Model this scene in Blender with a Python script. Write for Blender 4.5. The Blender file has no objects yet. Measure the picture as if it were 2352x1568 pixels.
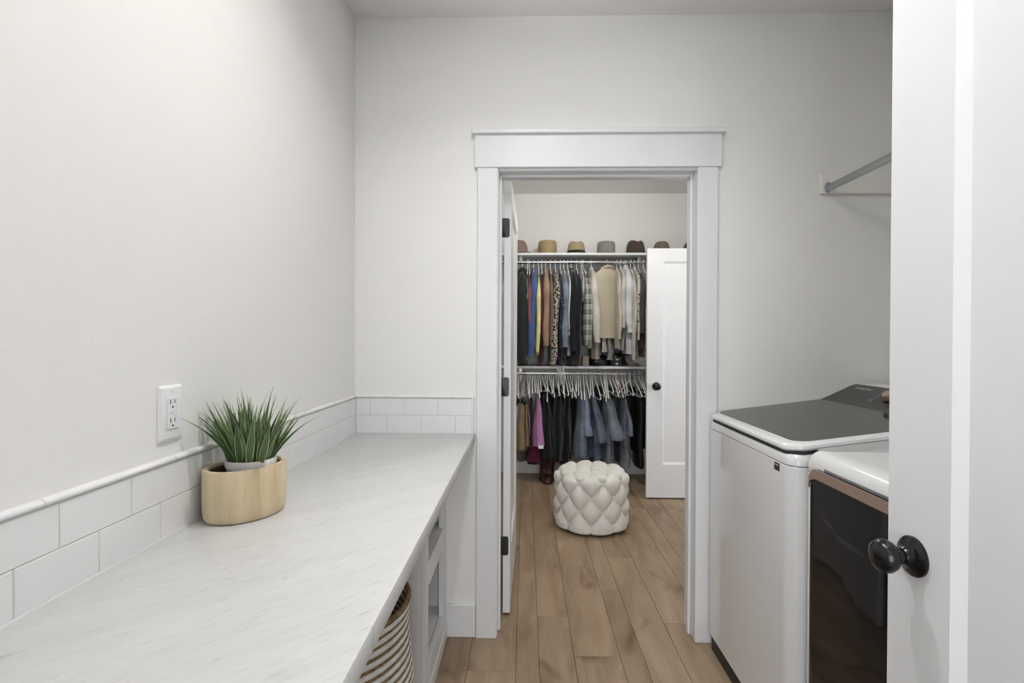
import bpy, bmesh, math, random
import numpy as np
from mathutils import Vector, Matrix
random.seed(7)
PI = math.pi
S = bpy.context.scene
COL = S.collection

# ------------------------------------------------------------------ camera
F_PX, YAW, PITCH, ROLL, CAM_H = 1176.31, .02621, .006575, .004391, 1.3411
_R0 = Vector((math.cos(YAW), math.sin(YAW), 0)); _F0 = Vector((-math.sin(YAW), math.cos(YAW), 0)); _Z = Vector((0, 0, 1))
FW = math.cos(PITCH)*_F0 - math.sin(PITCH)*_Z
_U0 = math.sin(PITCH)*_F0 + math.cos(PITCH)*_Z
RT = math.cos(ROLL)*_R0 + math.sin(ROLL)*_U0
UP = -math.sin(ROLL)*_R0 + math.cos(ROLL)*_U0
EYE = Vector((0, 0, CAM_H))
cd = bpy.data.cameras.new('camera'); cd.sensor_width = 36; cd.lens = 36*F_PX/2352; cd.clip_start = .02
cam = bpy.data.objects.new('camera', cd); COL.objects.link(cam)
m = Matrix((RT, UP, -FW)).transposed().to_4x4(); m.translation = EYE
cam.matrix_world = m
S.camera = cam
def ray(px, py): return FW + RT*(px-1176)/F_PX - UP*(py-784)/F_PX
def at_y(px, py, y): r = ray(px, py); return EYE + r*(y/r.y)
def at_z(px, py, z): r = ray(px, py); return EYE + r*((z-CAM_H)/r.z)

# ------------------------------------------------------------------ world, light, exposure
S.view_settings.view_transform = 'Standard'; S.view_settings.look = 'None'
S.view_settings.gamma = 1; S.view_settings.use_curve_mapping = False
S.view_settings.exposure = 0.12
w = bpy.data.worlds.new('sky'); S.world = w; w.use_nodes = True
w.node_tree.nodes['Background'].inputs[0].default_value = (.75, .85, 1, 1)
w.node_tree.nodes['Background'].inputs[1].default_value = .6
def area(name, loc, rot, size, power, color, shape='DISK', size_y=None, spread=PI):
    l = bpy.data.lights.new(name, 'AREA'); l.shape = shape; l.size = size
    if size_y: l.size_y = size_y
    l.energy = power; l.color = color; l.spread = spread
    o = bpy.data.objects.new(name, l); COL.objects.link(o); o.location = loc; o.rotation_euler = rot
    return o
CEIL = 2.7742
LAUNDRY_LAMP = (.02, 1.2, CEIL-.012)
CLOSET_LAMP = (.55, 3.55, CEIL-.012)
area('laundry_downlight', LAUNDRY_LAMP, (0, 0, 0), .09, 6.8, (1, .99, .98), spread=math.radians(140))
area('added_hall_light', (-.1, -2.52, 1.25), (math.radians(90), 0, 0), 2.0, 74, (.94, .975, 1), 'RECTANGLE', 2.2)  # added area light, unseen, stands in for light through the hall doorway
area('added_bounce_fill', (.10, .06, 1.93), (math.radians(141), 0, 0), .25, 16, (.98, .985, 1), spread=math.radians(62))  # added fill light out of view, bounced off the ceiling to even the room
area('added_bathroom_light', (3.05, 3.05, 1.55), (math.radians(90), 0, math.radians(55)), 1.0, 34, (.90, .95, 1), 'RECTANGLE', 1.5)  # added area light in the unseen side room, which has no window

# ------------------------------------------------------------------ helpers
def link(o, parent=None):
    COL.objects.link(o)
    if parent is not None: o.parent = parent
    return o
def empty(name, loc=(0, 0, 0), rz=0):
    o = bpy.data.objects.new(name, None); o.empty_display_size = .05
    o.location = loc; o.rotation_euler = (0, 0, rz); COL.objects.link(o); return o
def tag(o, label=None, cat=None, group=None, kind=None):
    if label: o['label'] = label
    if cat: o['category'] = cat
    if group: o['group'] = group
    if kind: o['kind'] = kind
    return o
def thing(name, label, cat, loc=(0, 0, 0), rz=0, group=None):
    return tag(empty(name, loc, rz), label, cat, group)
def finish(bm, name, smooth=False, ang=35):
    bmesh.ops.recalc_face_normals(bm, faces=bm.faces[:])
    me = bpy.data.meshes.new(name); bm.to_mesh(me); bm.free()
    if smooth:
        me.polygons.foreach_set('use_smooth', [True]*len(me.polygons))
        try: me.set_sharp_from_angle(angle=math.radians(ang))
        except Exception: pass
    return me
def obj(name, bm, mat, parent=None, smooth=False, ang=35):
    """mesh in world coordinates, hung under a parent without moving it"""
    me = bm if isinstance(bm, bpy.types.Mesh) else finish(bm, name, smooth, ang)
    if mat is not None and not me.materials: me.materials.append(mat)
    o = bpy.data.objects.new(name, me); link(o, parent)
    if parent is not None:
        mw = Matrix.Identity(4); q = parent; chain = []
        while q is not None: chain.append(q); q = q.parent
        for q in reversed(chain):
            mw = mw @ q.matrix_parent_inverse @ (Matrix.Translation(q.location) @ q.rotation_euler.to_matrix().to_4x4())
        o.matrix_parent_inverse = mw.inverted()
    return o
def lobj(name, me, mat, parent, loc=(0, 0, 0), rot=(0, 0, 0), sc=(1, 1, 1)):
    """mesh in the parent's own coordinates"""
    if not isinstance(me, bpy.types.Mesh): me = finish(me, name, True)
    if mat is not None and not me.materials: me.materials.append(mat)
    o = bpy.data.objects.new(name, me); link(o, parent)
    o.location = loc; o.rotation_euler = rot; o.scale = sc
    return o
def struct(name, bm, mat, label, cat, **k):
    return tag(obj(name, bm, mat, **k), label, cat, kind='structure')
def box(x0, x1, y0, y1, z0, z1, bev=0, bm=None, seg=1):
    own = bmesh.new()
    r = bmesh.ops.create_cube(own, size=1)
    for v in own.verts:
        v.co = Vector((x0+(v.co.x+.5)*(x1-x0), y0+(v.co.y+.5)*(y1-y0), z0+(v.co.z+.5)*(z1-z0)))
    if bev: bmesh.ops.bevel(own, geom=own.edges[:], offset=bev, segments=seg, affect='EDGES', profile=.5)
    if bm is None: return own
    merge(bm, own); return bm
def merge(bm, other):
    me = bpy.data.meshes.new('tmp'); other.to_mesh(me); other.free(); bm.from_mesh(me); bpy.data.meshes.remove(me)
def pydata(verts, faces):
    bm = bmesh.new(); vs = [bm.verts.new(v) for v in verts]
    for f in faces:
        try: bm.faces.new([vs[i] for i in f])
        except ValueError: pass
    return bm
def rings(rs, closed=True, cap=True):
    """bridge rings of equal length into a tube"""
    n = len(rs[0]); V = [p for r in rs for p in r]; Fc = []
    for k in range(len(rs)-1):
        for i in range(n if closed else n-1):
            j = (i+1) % n
            Fc.append((k*n+i, k*n+j, (k+1)*n+j, (k+1)*n+i))
    if cap:
        Fc.append(tuple(range(n-1, -1, -1))); Fc.append(tuple((len(rs)-1)*n+i for i in range(n)))
    return pydata(V, Fc)
def lathe(prof, n=32, axis='z', origin=(0, 0, 0)):
    rs = []
    for r, h in prof:
        ring = []
        for i in range(n):
            t = 2*PI*i/n; a, b = r*math.cos(t), r*math.sin(t)
            p = (a, b, h) if axis == 'z' else ((h, a, b) if axis == 'x' else (a, h, b))
            ring.append(tuple(p[q]+origin[q] for q in range(3)))
        rs.append(ring)
    return rings(rs)
def tube(path, r, n=8, cap=True):
    P = [Vector(p) for p in path]; rs = []; up = None
    for i, p in enumerate(P):
        d = (P[min(i+1, len(P)-1)]-P[max(i-1, 0)]).normalized()
        if up is None: up = d.orthogonal().normalized()
        else: up = (up - d*up.dot(d)).normalized()
        b = d.cross(up); rr = r[i] if isinstance(r, (list, tuple)) else r
        rs.append([tuple(p+up*rr*math.cos(2*PI*k/n)+b*rr*math.sin(2*PI*k/n)) for k in range(n)])
    return rings(rs, cap=cap)
def rrect(x0, x1, y0, y1, r, n=6):
    rr = r if isinstance(r, (list, tuple)) else (r,)*4
    out = []
    for (cx, cy, a0, q) in ((x1-rr[0], y1-rr[0], 0, rr[0]), (x0+rr[1], y1-rr[1], PI/2, rr[1]), (x0+rr[2], y0+rr[2], PI, rr[2]), (x1-rr[3], y0+rr[3], 1.5*PI, rr[3])):
        for i in range(n+1):
            a = a0+PI/2*i/n; out.append((cx+q*math.cos(a), cy+q*math.sin(a)))
    return out
def rprism(x0, x1, y0, y1, r, levels, zf=None, n=6):
    """rounded rectangle lofted through (inset, z) levels"""
    rs = []
    for ins, z in levels:
        rr = [max(q-ins, .0008) for q in (r if isinstance(r, (list, tuple)) else (r,)*4)]
        ring = rrect(x0+ins, x1-ins, y0+ins, y1-ins, rr, n)
        rs.append([(x, y, z+(zf(x, y) if zf else 0)) for x, y in ring])
    return rings(rs)
def extrude_y(poly, y0, y1):
    """(x, z) outline drawn out along y"""
    n = len(poly); V = [(x, y0, z) for x, z in poly]+[(x, y1, z) for x, z in poly]
    Fc = [(i, (i+1) % n, n+(i+1) % n, n+i) for i in range(n)]+[tuple(range(n-1, -1, -1)), tuple(range(n, 2*n))]
    return pydata(V, Fc)
def copy_tree(o, parent=None):
    c = o.copy(); COL.objects.link(c); c.parent = parent
    for ch in list(o.children): copy_tree(ch, c)
    return c

# ------------------------------------------------------------------ materials
MATS = {}
def new_mat(name):
    mt = bpy.data.materials.new(name); mt.use_nodes = True; MATS[name] = mt
    nt = mt.node_tree; return mt, nt, nt.nodes['Principled BSDF']
def nd(nt, typ, **k):
    n = nt.nodes.new(typ)
    for a, v in k.items():
        if a in n.inputs: n.inputs[a].default_value = v
        else: setattr(n, a, v)
    return n
def coords(nt, kind='Object', scale=(1, 1, 1), rot=(0, 0, 0), loc=(0, 0, 0)):
    t = nt.nodes.new('ShaderNodeTexCoord') if kind != 'World' else nt.nodes.new('ShaderNodeNewGeometry')
    mp = nt.nodes.new('ShaderNodeMapping'); mp.inputs['Scale'].default_value = scale
    mp.inputs['Rotation'].default_value = rot; mp.inputs['Location'].default_value = loc
    nt.links.new(t.outputs['Position' if kind == 'World' else kind], mp.inputs['Vector']); return mp
def ramp(nt, src, stops):
    r = nt.nodes.new('ShaderNodeValToRGB'); e = r.color_ramp.elements
    while len(e) < len(stops): e.new(.5)
    for k, (p, c) in enumerate(stops):
        e[k].position = p; e[k].color = (*c, 1) if len(c) == 3 else c
    nt.links.new(src, r.inputs['Fac']); return r
def bump(nt, bs, src, strength, dist=.001):
    b = nd(nt, 'ShaderNodeBump'); b.inputs['Strength'].default_value = strength; b.inputs['Distance'].default_value = dist
    nt.links.new(src, b.inputs['Height']); nt.links.new(b.outputs['Normal'], bs.inputs['Normal']); return b
def plain(name, c, rough=.5, metal=0, coat=0, var=.03, vscale=6, bmp=0, bscale=300, spec=.5, coat_r=.05):
    mt, nt, bs = new_mat(name)
    mp = coords(nt); nz = nd(nt, 'ShaderNodeTexNoise'); nz.inputs['Scale'].default_value = vscale; nz.inputs['Detail'].default_value = 3
    nt.links.new(mp.outputs[0], nz.inputs['Vector'])
    lo = [max(0, v*(1-var)) for v in c]; hi = [min(1, v*(1+var)) for v in c]
    r = ramp(nt, nz.outputs['Fac'], [(.3, lo), (.7, hi)]); nt.links.new(r.outputs['Color'], bs.inputs['Base Color'])
    bs.inputs['Roughness'].default_value = rough; bs.inputs['Metallic'].default_value = metal
    bs.inputs['Coat Weight'].default_value = coat; bs.inputs['Coat Roughness'].default_value = coat_r
    bs.inputs['Specular IOR Level'].default_value = spec
    if bmp:
        n2 = nd(nt, 'ShaderNodeTexNoise'); n2.inputs['Scale'].default_value = bscale; n2.inputs['Detail'].default_value = 2
        nt.links.new(mp.outputs[0], n2.inputs['Vector']); bump(nt, bs, n2.outputs['Fac'], bmp)
    return mt
def srgb(r, g, b):
    f = lambda v: (v/255/12.92) if v/255 <= .04045 else ((v/255+.055)/1.055)**2.4
    return (f(r), f(g), f(b))
def wall_paint(name, c):
    mt, nt, bs = new_mat(name)
    mp = coords(nt, 'World'); n1 = nd(nt, 'ShaderNodeTexNoise'); n1.inputs['Scale'].default_value = 90; n1.inputs['Detail'].default_value = 3
    n2 = nd(nt, 'ShaderNodeTexNoise'); n2.inputs['Scale'].default_value = 16; n2.inputs['Detail'].default_value = 4; n2.inputs['Distortion'].default_value = 1.2
    for n in (n1, n2): nt.links.new(mp.outputs[0], n.inputs['Vector'])
    pl = ramp(nt, n2.outputs['Fac'], [(.44, (0, 0, 0)), (.52, (1, 1, 1))])
    ad = nd(nt, 'ShaderNodeMath', operation='ADD'); nt.links.new(n1.outputs['Fac'], ad.inputs[0]); nt.links.new(pl.outputs['Color'], ad.inputs[1])
    bump(nt, bs, ad.outputs[0], .12, .0012)
    bs.inputs['Base Color'].default_value = (*c, 1); bs.inputs['Roughness'].default_value = .62; bs.inputs['Specular IOR Level'].default_value = .3
    return mt
M_WALL = wall_paint('wall_paint', (.83, .822, .797))
M_CEIL = wall_paint('ceiling_paint', (.85, .84, .825))
M_TRIM = plain('trim_white', (.77, .773, .785), .35, var=.012, bmp=.02, bscale=120)
M_CAB = plain('cabinet_white', (.79, .79, .80), .4, var=.015, bmp=.02, bscale=90)
M_TILE = plain('ceramic_tile', (.79, .79, .795), .22, var=.008, bmp=.01, bscale=30)
M_CLEAT = plain('cleat_cream', (.84, .83, .79), .5, var=.01)
M_GROUT = plain('grout', (.66, .66, .65), .9)
M_BLACK = plain('black_metal', (.018, .018, .02), .32, var=.1)
M_KNOB = plain('black_gloss', (.006, .006, .007), .2, spec=.4)
M_CHROME = plain('chrome', (.78, .79, .80), .16, 1)
M_STEEL = plain('satin_steel', (.40, .42, .43), .34, 1)
M_PLASTIC = plain('white_plastic', (.80, .80, .81), .25, var=.005)
M_SHADE_GREY = plain('shade_grey', (.20, .20, .20), .5)  # grey for the shade above the dryer's handle strip
M_DARK = plain('dark_slot', (.03, .03, .03), .7)
M_ENAMEL = plain('white_enamel', (.78, .78, .785), .14, coat=.35, var=.006, vscale=2)
M_SMOKE = plain('smoked_glass', (.034, .031, .028), .16, spec=.36, var=.02)
M_PANEL = plain('console_dark', (.022, .022, .022), .3, var=.05)
M_BGLASS = plain('black_door_glass', (.006, .006, .007), .05, spec=.28, bmp=.006, bscale=3)
M_COPPER = plain('rose_copper', (.52, .39, .32), .30, .8, var=.04)
M_PRINT = plain('print_white', (.62, .62, .62), .5)
M_MIDPRINT = plain('print_mid', (.34, .34, .34), .5)
M_DIMPRINT = plain('print_dim', (.10, .10, .10), .5)
M_RUBBER = plain('kick_black', (.022, .02, .019), .55)
M_VELVET = plain('ivory_velvet', (.76, .74, .69), .75, var=.04, vscale=14, bmp=.08, bscale=500)
M_HANGER = plain('hanger_white', (.78, .77, .75), .4)
M_TAN_H = plain('hanger_blush', (.46, .36, .32), .6)
def marble():
    mt, nt, bs = new_mat('marble_laminate')
    tc = coords(nt, 'World', rot=(0, 0, math.radians(-48)))
    st = nd(nt, 'ShaderNodeMapping'); st.inputs['Scale'].default_value = (20, 105, 1); nt.links.new(tc.outputs[0], st.inputs['Vector'])
    n1 = nd(nt, 'ShaderNodeTexNoise'); n1.inputs['Scale'].default_value = 1; n1.inputs['Detail'].default_value = 5; n1.inputs['Roughness'].default_value = .62; n1.inputs['Distortion'].default_value = .6
    nt.links.new(st.outputs[0], n1.inputs['Vector'])
    s2 = nd(nt, 'ShaderNodeMapping'); s2.inputs['Scale'].default_value = (2.2, 14, 1); nt.links.new(tc.outputs[0], s2.inputs['Vector'])
    n2 = nd(nt, 'ShaderNodeTexNoise'); n2.inputs['Scale'].default_value = 1; n2.inputs['Detail'].default_value = 4; n2.inputs['Distortion'].default_value = 1
    nt.links.new(s2.outputs[0], n2.inputs['Vector'])
    a = ramp(nt, n1.outputs['Fac'], [(.26, (.55, .545, .535)), (.37, (.93, .928, .922)), (.55, (1, 1, 1))])
    b = ramp(nt, n2.outputs['Fac'], [(.3, (.575, .575, .57)), (.65, (.62, .62, .615))])
    mx = nd(nt, 'ShaderNodeMix', data_type='RGBA', blend_type='MULTIPLY'); mx.inputs['Factor'].default_value = .8
    nt.links.new(b.outputs['Color'], mx.inputs[6]); nt.links.new(a.outputs['Color'], mx.inputs[7])
    nt.links.new(mx.outputs[2], bs.inputs['Base Color']); bs.inputs['Roughness'].default_value = .33
    return mt
M_MARBLE = marble()
def plank_wood():
    mt, nt, bs = new_mat('oak_plank')
    oi = nt.nodes.new('ShaderNodeObjectInfo'); g = nt.nodes.new('ShaderNodeNewGeometry')
    off = nd(nt, 'ShaderNodeVectorMath', operation='SCALE'); off.inputs[0].default_value = (13, 37, 5)
    nt.links.new(oi.outputs['Random'], off.inputs['Scale'])
    ad = nd(nt, 'ShaderNodeVectorMath', operation='ADD'); nt.links.new(g.outputs['Position'], ad.inputs[0]); nt.links.new(off.outputs[0], ad.inputs[1])
    def noise(sc, det, dist=0, rough=.55):
        mp = nd(nt, 'ShaderNodeMapping'); mp.inputs['Scale'].default_value = sc; nt.links.new(ad.outputs[0], mp.inputs['Vector'])
        n = nd(nt, 'ShaderNodeTexNoise'); n.inputs['Scale'].default_value = 1; n.inputs['Detail'].default_value = det; n.inputs['Distortion'].default_value = dist; n.inputs['Roughness'].default_value = rough
        nt.links.new(mp.outputs[0], n.inputs['Vector']); return n
    fine = noise((170, 6, 1), 4, .3, .7); broad = noise((9, 1.6, 1), 3, .8); knot = noise((7, 3.2, 1), 2, .5)
    c1 = ramp(nt, broad.outputs['Fac'], [(.25, srgb(132, 111, 89)), (.5, srgb(158, 136, 112)), (.75, srgb(174, 153, 129))])
    c2 = ramp(nt, fine.outputs['Fac'], [(.3, (.80, .785, .76)), (.6, (1, 1, 1))])
    c3 = ramp(nt, knot.outputs['Fac'], [(.26, (.52, .43, .33)), (.40, (1, 1, 1))])
    c4 = ramp(nt, oi.outputs['Random'], [(0, (.86, .85, .83)), (1, (1.0, .99, .97))])
    cur = c1.outputs['Color']
    for c in (c2, c3, c4):
        mx = nd(nt, 'ShaderNodeMix', data_type='RGBA', blend_type='MULTIPLY'); mx.inputs['Factor'].default_value = .85
        nt.links.new(cur, mx.inputs[6]); nt.links.new(c.outputs['Color'], mx.inputs[7]); cur = mx.outputs[2]
    nt.links.new(cur, bs.inputs['Base Color']); bs.inputs['Roughness'].default_value = .42; bs.inputs['Specular IOR Level'].default_value = .4
    bump(nt, bs, fine.outputs['Fac'], .12, .0006)
    return mt
M_PLANK = plank_wood()
M_GROOVE = plain('plank_joint', srgb(92, 76, 60), .8)
def pale_wood():
    mt, nt, bs = new_mat('pale_paulownia')
    mp = coords(nt, 'Object', (28, 28, 2.2)); n = nd(nt, 'ShaderNodeTexNoise'); n.inputs['Scale'].default_value = 1; n.inputs['Detail'].default_value = 5; n.inputs['Distortion'].default_value = .7
    nt.links.new(mp.outputs[0], n.inputs['Vector'])
    m2 = coords(nt, 'Object', (16, 16, 9)); n2 = nd(nt, 'ShaderNodeTexNoise'); n2.inputs['Scale'].default_value = 1; n2.inputs['Detail'].default_value = 3
    nt.links.new(m2.outputs[0], n2.inputs['Vector'])
    c = ramp(nt, n.outputs['Fac'], [(.28, srgb(192, 170, 132)), (.5, srgb(212, 194, 160)), (.72, srgb(220, 205, 174))])
    d = ramp(nt, n2.outputs['Fac'], [(.22, (.74, .63, .50)), (.33, (1, 1, 1))])
    mx = nd(nt, 'ShaderNodeMix', data_type='RGBA', blend_type='MULTIPLY'); mx.inputs['Factor'].default_value = .8
    nt.links.new(c.outputs['Color'], mx.inputs[6]); nt.links.new(d.outputs['Color'], mx.inputs[7]); nt.links.new(mx.outputs[2], bs.inputs['Base Color'])
    bs.inputs['Roughness'].default_value = .5
    return mt
M_PALEWOOD = pale_wood()
M_WALNUT = plain('planter_inside', srgb(96, 78, 64), .35, coat=.2, var=.15, vscale=20)
def leaf_mat():
    mt, nt, bs = new_mat('variegated_leaf')
    uv = nt.nodes.new('ShaderNodeTexCoord'); sp = nd(nt, 'ShaderNodeSeparateXYZ'); nt.links.new(uv.outputs['UV'], sp.inputs[0])
    e = nd(nt, 'ShaderNodeMath', operation='SUBTRACT'); nt.links.new(sp.outputs['X'], e.inputs[0]); e.inputs[1].default_value = .5
    a = nd(nt, 'ShaderNodeMath', operation='ABSOLUTE'); nt.links.new(e.outputs[0], a.inputs[0])
    oi = nt.nodes.new('ShaderNodeObjectInfo')
    g = ramp(nt, oi.outputs['Random'], [(0, srgb(58, 82, 50)), (.5, srgb(88, 114, 72)), (1, srgb(112, 136, 94))])
    r = ramp(nt, a.outputs[0], [(.40, (0, 0, 0)), (.45, (1, 1, 1))])
    mx = nd(nt, 'ShaderNodeMix', data_type='RGBA'); nt.links.new(r.outputs['Color'], mx.inputs['Factor'])
    nt.links.new(g.outputs['Color'], mx.inputs[6]); mx.inputs[7].default_value = (*srgb(190, 200, 150), 1)
    nt.links.new(mx.outputs[2], bs.inputs['Base Color']); bs.inputs['Roughness'].default_value = .45
    return mt
M_LEAF = leaf_mat()
def emit(name, c, s):
    mt, nt, bs = new_mat(name); bs.inputs['Emission Color'].default_value = (*c, 1); bs.inputs['Emission Strength'].default_value = s
    bs.inputs['Base Color'].default_value = (.8, .8, .8, 1); return mt
M_LENS = emit('lamp_lens', (1, .94, .86), 6)
M_DOME = emit('closet_dome', (1, .975, .935), 46)
def fabric(name, c, kind='plain', c2=None, scale=1, rough=.85):
    if name in MATS: return MATS[name]
    def tone(q):
        l = .3*q[0]+.55*q[1]+.15*q[2]; return tuple((l+(v-l)*.85)*.82 for v in q)
    if kind == 'denim': l = .3*c[0]+.55*c[1]+.15*c[2]; c = tuple((l+(v-l)*.62)*1.12 for v in c)
    c = tone(c); c2 = tone(c2) if c2 else c2
    mt, nt, bs = new_mat(name); bs.inputs['Roughness'].default_value = rough; bs.inputs['Specular IOR Level'].default_value = .2
    bs.inputs['Sheen Weight'].default_value = .15
    mp = coords(nt, 'Object')
    n = nd(nt, 'ShaderNodeTexNoise'); n.inputs['Scale'].default_value = 9*scale; n.inputs['Detail'].default_value = 4; nt.links.new(mp.outputs[0], n.inputs['Vector'])
    def mul(a, f): return tuple(min(1, v*f) for v in a)
    if kind == 'plain':
        r = ramp(nt, n.outputs['Fac'], [(.3, mul(c, .8)), (.7, mul(c, 1.15))]); nt.links.new(r.outputs['Color'], bs.inputs['Base Color'])
    elif kind == 'denim':
        n.inputs['Scale'].default_value = 7; r = ramp(nt, n.outputs['Fac'], [(.28, mul(c, .55)), (.5, c), (.72, mul(c, 1.5))]); nt.links.new(r.outputs['Color'], bs.inputs['Base Color'])
    elif kind == 'leopard':
        v = nd(nt, 'ShaderNodeTexVoronoi'); v.inputs['Scale'].default_value = 52; nt.links.new(mp.outputs[0], v.inputs['Vector'])
        r = ramp(nt, v.outputs['Distance'], [(.0, mul(c, .45)), (.16, mul(c, .4)), (.20, (.012, .011, .010)), (.44, (.015, .013, .012)), (.50, c), (1, c)]); nt.links.new(r.outputs['Color'], bs.inputs['Base Color'])
    elif kind == 'floral':
        v = nd(nt, 'ShaderNodeTexVoronoi'); v.inputs['Scale'].default_value = 30; nt.links.new(mp.outputs[0], v.inputs['Vector'])
        r = ramp(nt, v.outputs['Distance'], [(.0, c2), (.26, c2), (.34, c), (1, c)]); nt.links.new(r.outputs['Color'], bs.inputs['Base Color'])
    elif kind == 'plaid':
        sp = nd(nt, 'ShaderNodeSeparateXYZ'); nt.links.new(mp.outputs[0], sp.inputs[0]); outs = []
        for ax, fr in (('Z', 11), ('X', 24), ('Y', 24)):
            q = nd(nt, 'ShaderNodeMath', operation='MULTIPLY'); q.inputs[1].default_value = fr; nt.links.new(sp.outputs[ax], q.inputs[0])
            fr_ = nd(nt, 'ShaderNodeMath', operation='FRACT'); nt.links.new(q.outputs[0], fr_.inputs[0])
            outs.append(ramp(nt, fr_.outputs[0], [(0, (.10, .10, .10)), (.45, (.14, .14, .135)), (.5, (.62, .6, .56)), (.56, (.30, .29, .27)), (.80, (.32, .31, .28)), (.86, (.62, .6, .56)), (.92, (.03, .03, .03))]))
        mx = nd(nt, 'ShaderNodeMix', data_type='RGBA'); mx.inputs['Factor'].default_value = .5
        nt.links.new(outs[0].outputs['Color'], mx.inputs[6]); nt.links.new(outs[1].outputs['Color'], mx.inputs[7])
        nt.links.new(mx.outputs[2], bs.inputs['Base Color'])
    elif kind == 'knit':
        wv = nd(nt, 'ShaderNodeTexWave', bands_direction='Y'); wv.inputs['Scale'].default_value = 20; wv.inputs['Distortion'].default_value = 2.5; wv.inputs['Detail Scale'].default_value = 3
        m2 = coords(nt, 'Object', (1, 1, .35)); nt.links.new(m2.outputs[0], wv.inputs['Vector'])
        r = ramp(nt, wv.outputs['Fac'], [(0, mul(c, .95)), (.6, mul(c, 1.2))]); nt.links.new(r.outputs['Color'], bs.inputs['Base Color']); bump(nt, bs, wv.outputs['Fac'], .35, .004); return mt
    elif kind == 'straw':
        wv = nd(nt, 'ShaderNodeTexWave', bands_direction='Z'); wv.inputs['Scale'].default_value = 70; wv.inputs['Distortion'].default_value = 4; nt.links.new(mp.outputs[0], wv.inputs['Vector'])
        r = ramp(nt, wv.outputs['Fac'], [(0, mul(c, .6)), (.7, c)]); nt.links.new(r.outputs['Color'], bs.inputs['Base Color']); bump(nt, bs, wv.outputs['Fac'], .4, .002); return mt
    n3 = nd(nt, 'ShaderNodeTexNoise'); n3.inputs['Scale'].default_value = 17; n3.inputs['Detail'].default_value = 4; n3.inputs['Distortion'].default_value = .8
    m3 = coords(nt, 'Object', (1, 1, .55)); nt.links.new(m3.outputs[0], n3.inputs['Vector'])
    bump(nt, bs, n3.outputs['Fac'], .55, .012)
    return mt

# ------------------------------------------------------------------ the room
LX, DY, WT = -.770, 2.2923, .13            # left wall face, back wall face, wall thickness
CB = DY+WT                                 # closet side of the back wall
CBACK = 5.10                               # closet back wall
RX = 1.64                                  # laundry right wall
CRX = 1.88                                 # closet right wall
CLX = -.62                                 # closet left wall
OX0, OX1, OZ = -.14, .772, 2.104           # rough opening of the closet doorway
wall_left = struct('wall_left', box(LX-.12, LX, -.04, CB, 0, CEIL), M_WALL, 'plain off-white textured wall along the counter', 'wall')
bm = bmesh.new()
box(LX-.12, OX0, DY, CB, 0, CEIL, bm=bm); box(OX1, 2.0, DY, CB, 0, CEIL, bm=bm); box(OX0, OX1, DY, CB, OZ, CEIL, bm=bm)
wall_back = struct('wall_back', bm, M_WALL, 'off-white textured wall with the closet doorway in it', 'wall')
struct('wall_right', box(RX, RX+.12, -.04, DY, 0, CEIL), M_WALL, 'off-white wall behind the laundry machines', 'wall')
bm = bmesh.new(); FOX0, FOX1 = -.19, .70
box(-2.2, FOX0, -.04, .08, 0, CEIL, bm=bm); box(FOX1, 2.2, -.04, .08, 0, CEIL, bm=bm); box(FOX0, FOX1, -.04, .08, 2.1, CEIL, bm=bm)
struct('wall_front', bm, M_WALL, 'off-white wall with the laundry room doorway', 'wall')
struct('wall_closet_back', box(CLX-.12, 2.0, CBACK, CBACK+.12, 0, CEIL), M_WALL, 'beige closet wall behind the hanging clothes', 'wall')
struct('wall_closet_left', box(CLX-.12, CLX, CB, CBACK, 0, CEIL), M_WALL, 'beige closet wall behind the opened door', 'wall')
bm = bmesh.new()
box(CRX, CRX+.12, CB, 3.47, 0, CEIL, bm=bm); box(CRX, CRX+.12, 4.28, CBACK, 0, CEIL, bm=bm); box(CRX, CRX+.12, 3.47, 4.28, 2.11, CEIL, bm=bm)
struct('wall_closet_right', bm, M_WALL, 'beige closet wall on the far right with a second doorway', 'wall')
struct('wall_bathroom_right', box(3.2, 3.32, 2.3, 5.2, 0, CEIL), M_WALL, 'wall of the room beyond the closet', 'wall')
struct('wall_bathroom_back', box(2.0, 3.2, 5.1, 5.22, 0, CEIL), M_WALL, 'end wall of the room beyond the closet', 'wall')
struct('wall_bathroom_front', box(2.0, 3.2, 2.3, 2.42, 0, CEIL), M_WALL, 'near wall of the room beyond the closet', 'wall')
bm = bmesh.new()
box(-2.2, -2.08, -2.6, -.04, 0, CEIL, bm=bm); struct('wall_hall_left', bm, M_WALL, 'hall wall left of the camera', 'wall')
struct('wall_hall_right', box(2.08, 2.2, -2.6, -.04, 0, CEIL), M_WALL, 'hall wall right of the camera', 'wall')
bm = bmesh.new()
box(-2.2, -1.15, -2.72, -2.6, 0, CEIL, bm=bm); box(.95, 2.2, -2.72, -2.6, 0, CEIL, bm=bm)
box(-1.15, .95, -2.72, -2.6, 0, .12, bm=bm); box(-1.15, .95, -2.72, -2.6, 2.4, CEIL, bm=bm)
struct('wall_hall_back', bm, M_WALL, 'hall wall with the added window, behind the camera', 'wall')
win = tag(empty('added_hall_window', (-.1, -2.66, .12)), 'added white framed hall window, unseen behind the camera', 'window', kind='structure')  # added window, never in view, goes with the added hall light
bm = bmesh.new()
for a in ((-1.15, -1.09, .12, 2.4), (.89, .95, .12, 2.4), (-1.09, .89, .12, .18), (-1.09, .89, 2.34, 2.4), (-.13, -.07, .18, 2.34)):
    box(a[0], a[1], -2.70, -2.62, a[2], a[3], bm=bm)
obj('window_frame', bm, M_TRIM, win)
struct('ceiling', box(-2.2, 3.32, -2.72, CBACK+.12, CEIL, CEIL+.1), M_CEIL, 'off-white textured ceiling', 'ceiling')
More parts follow.
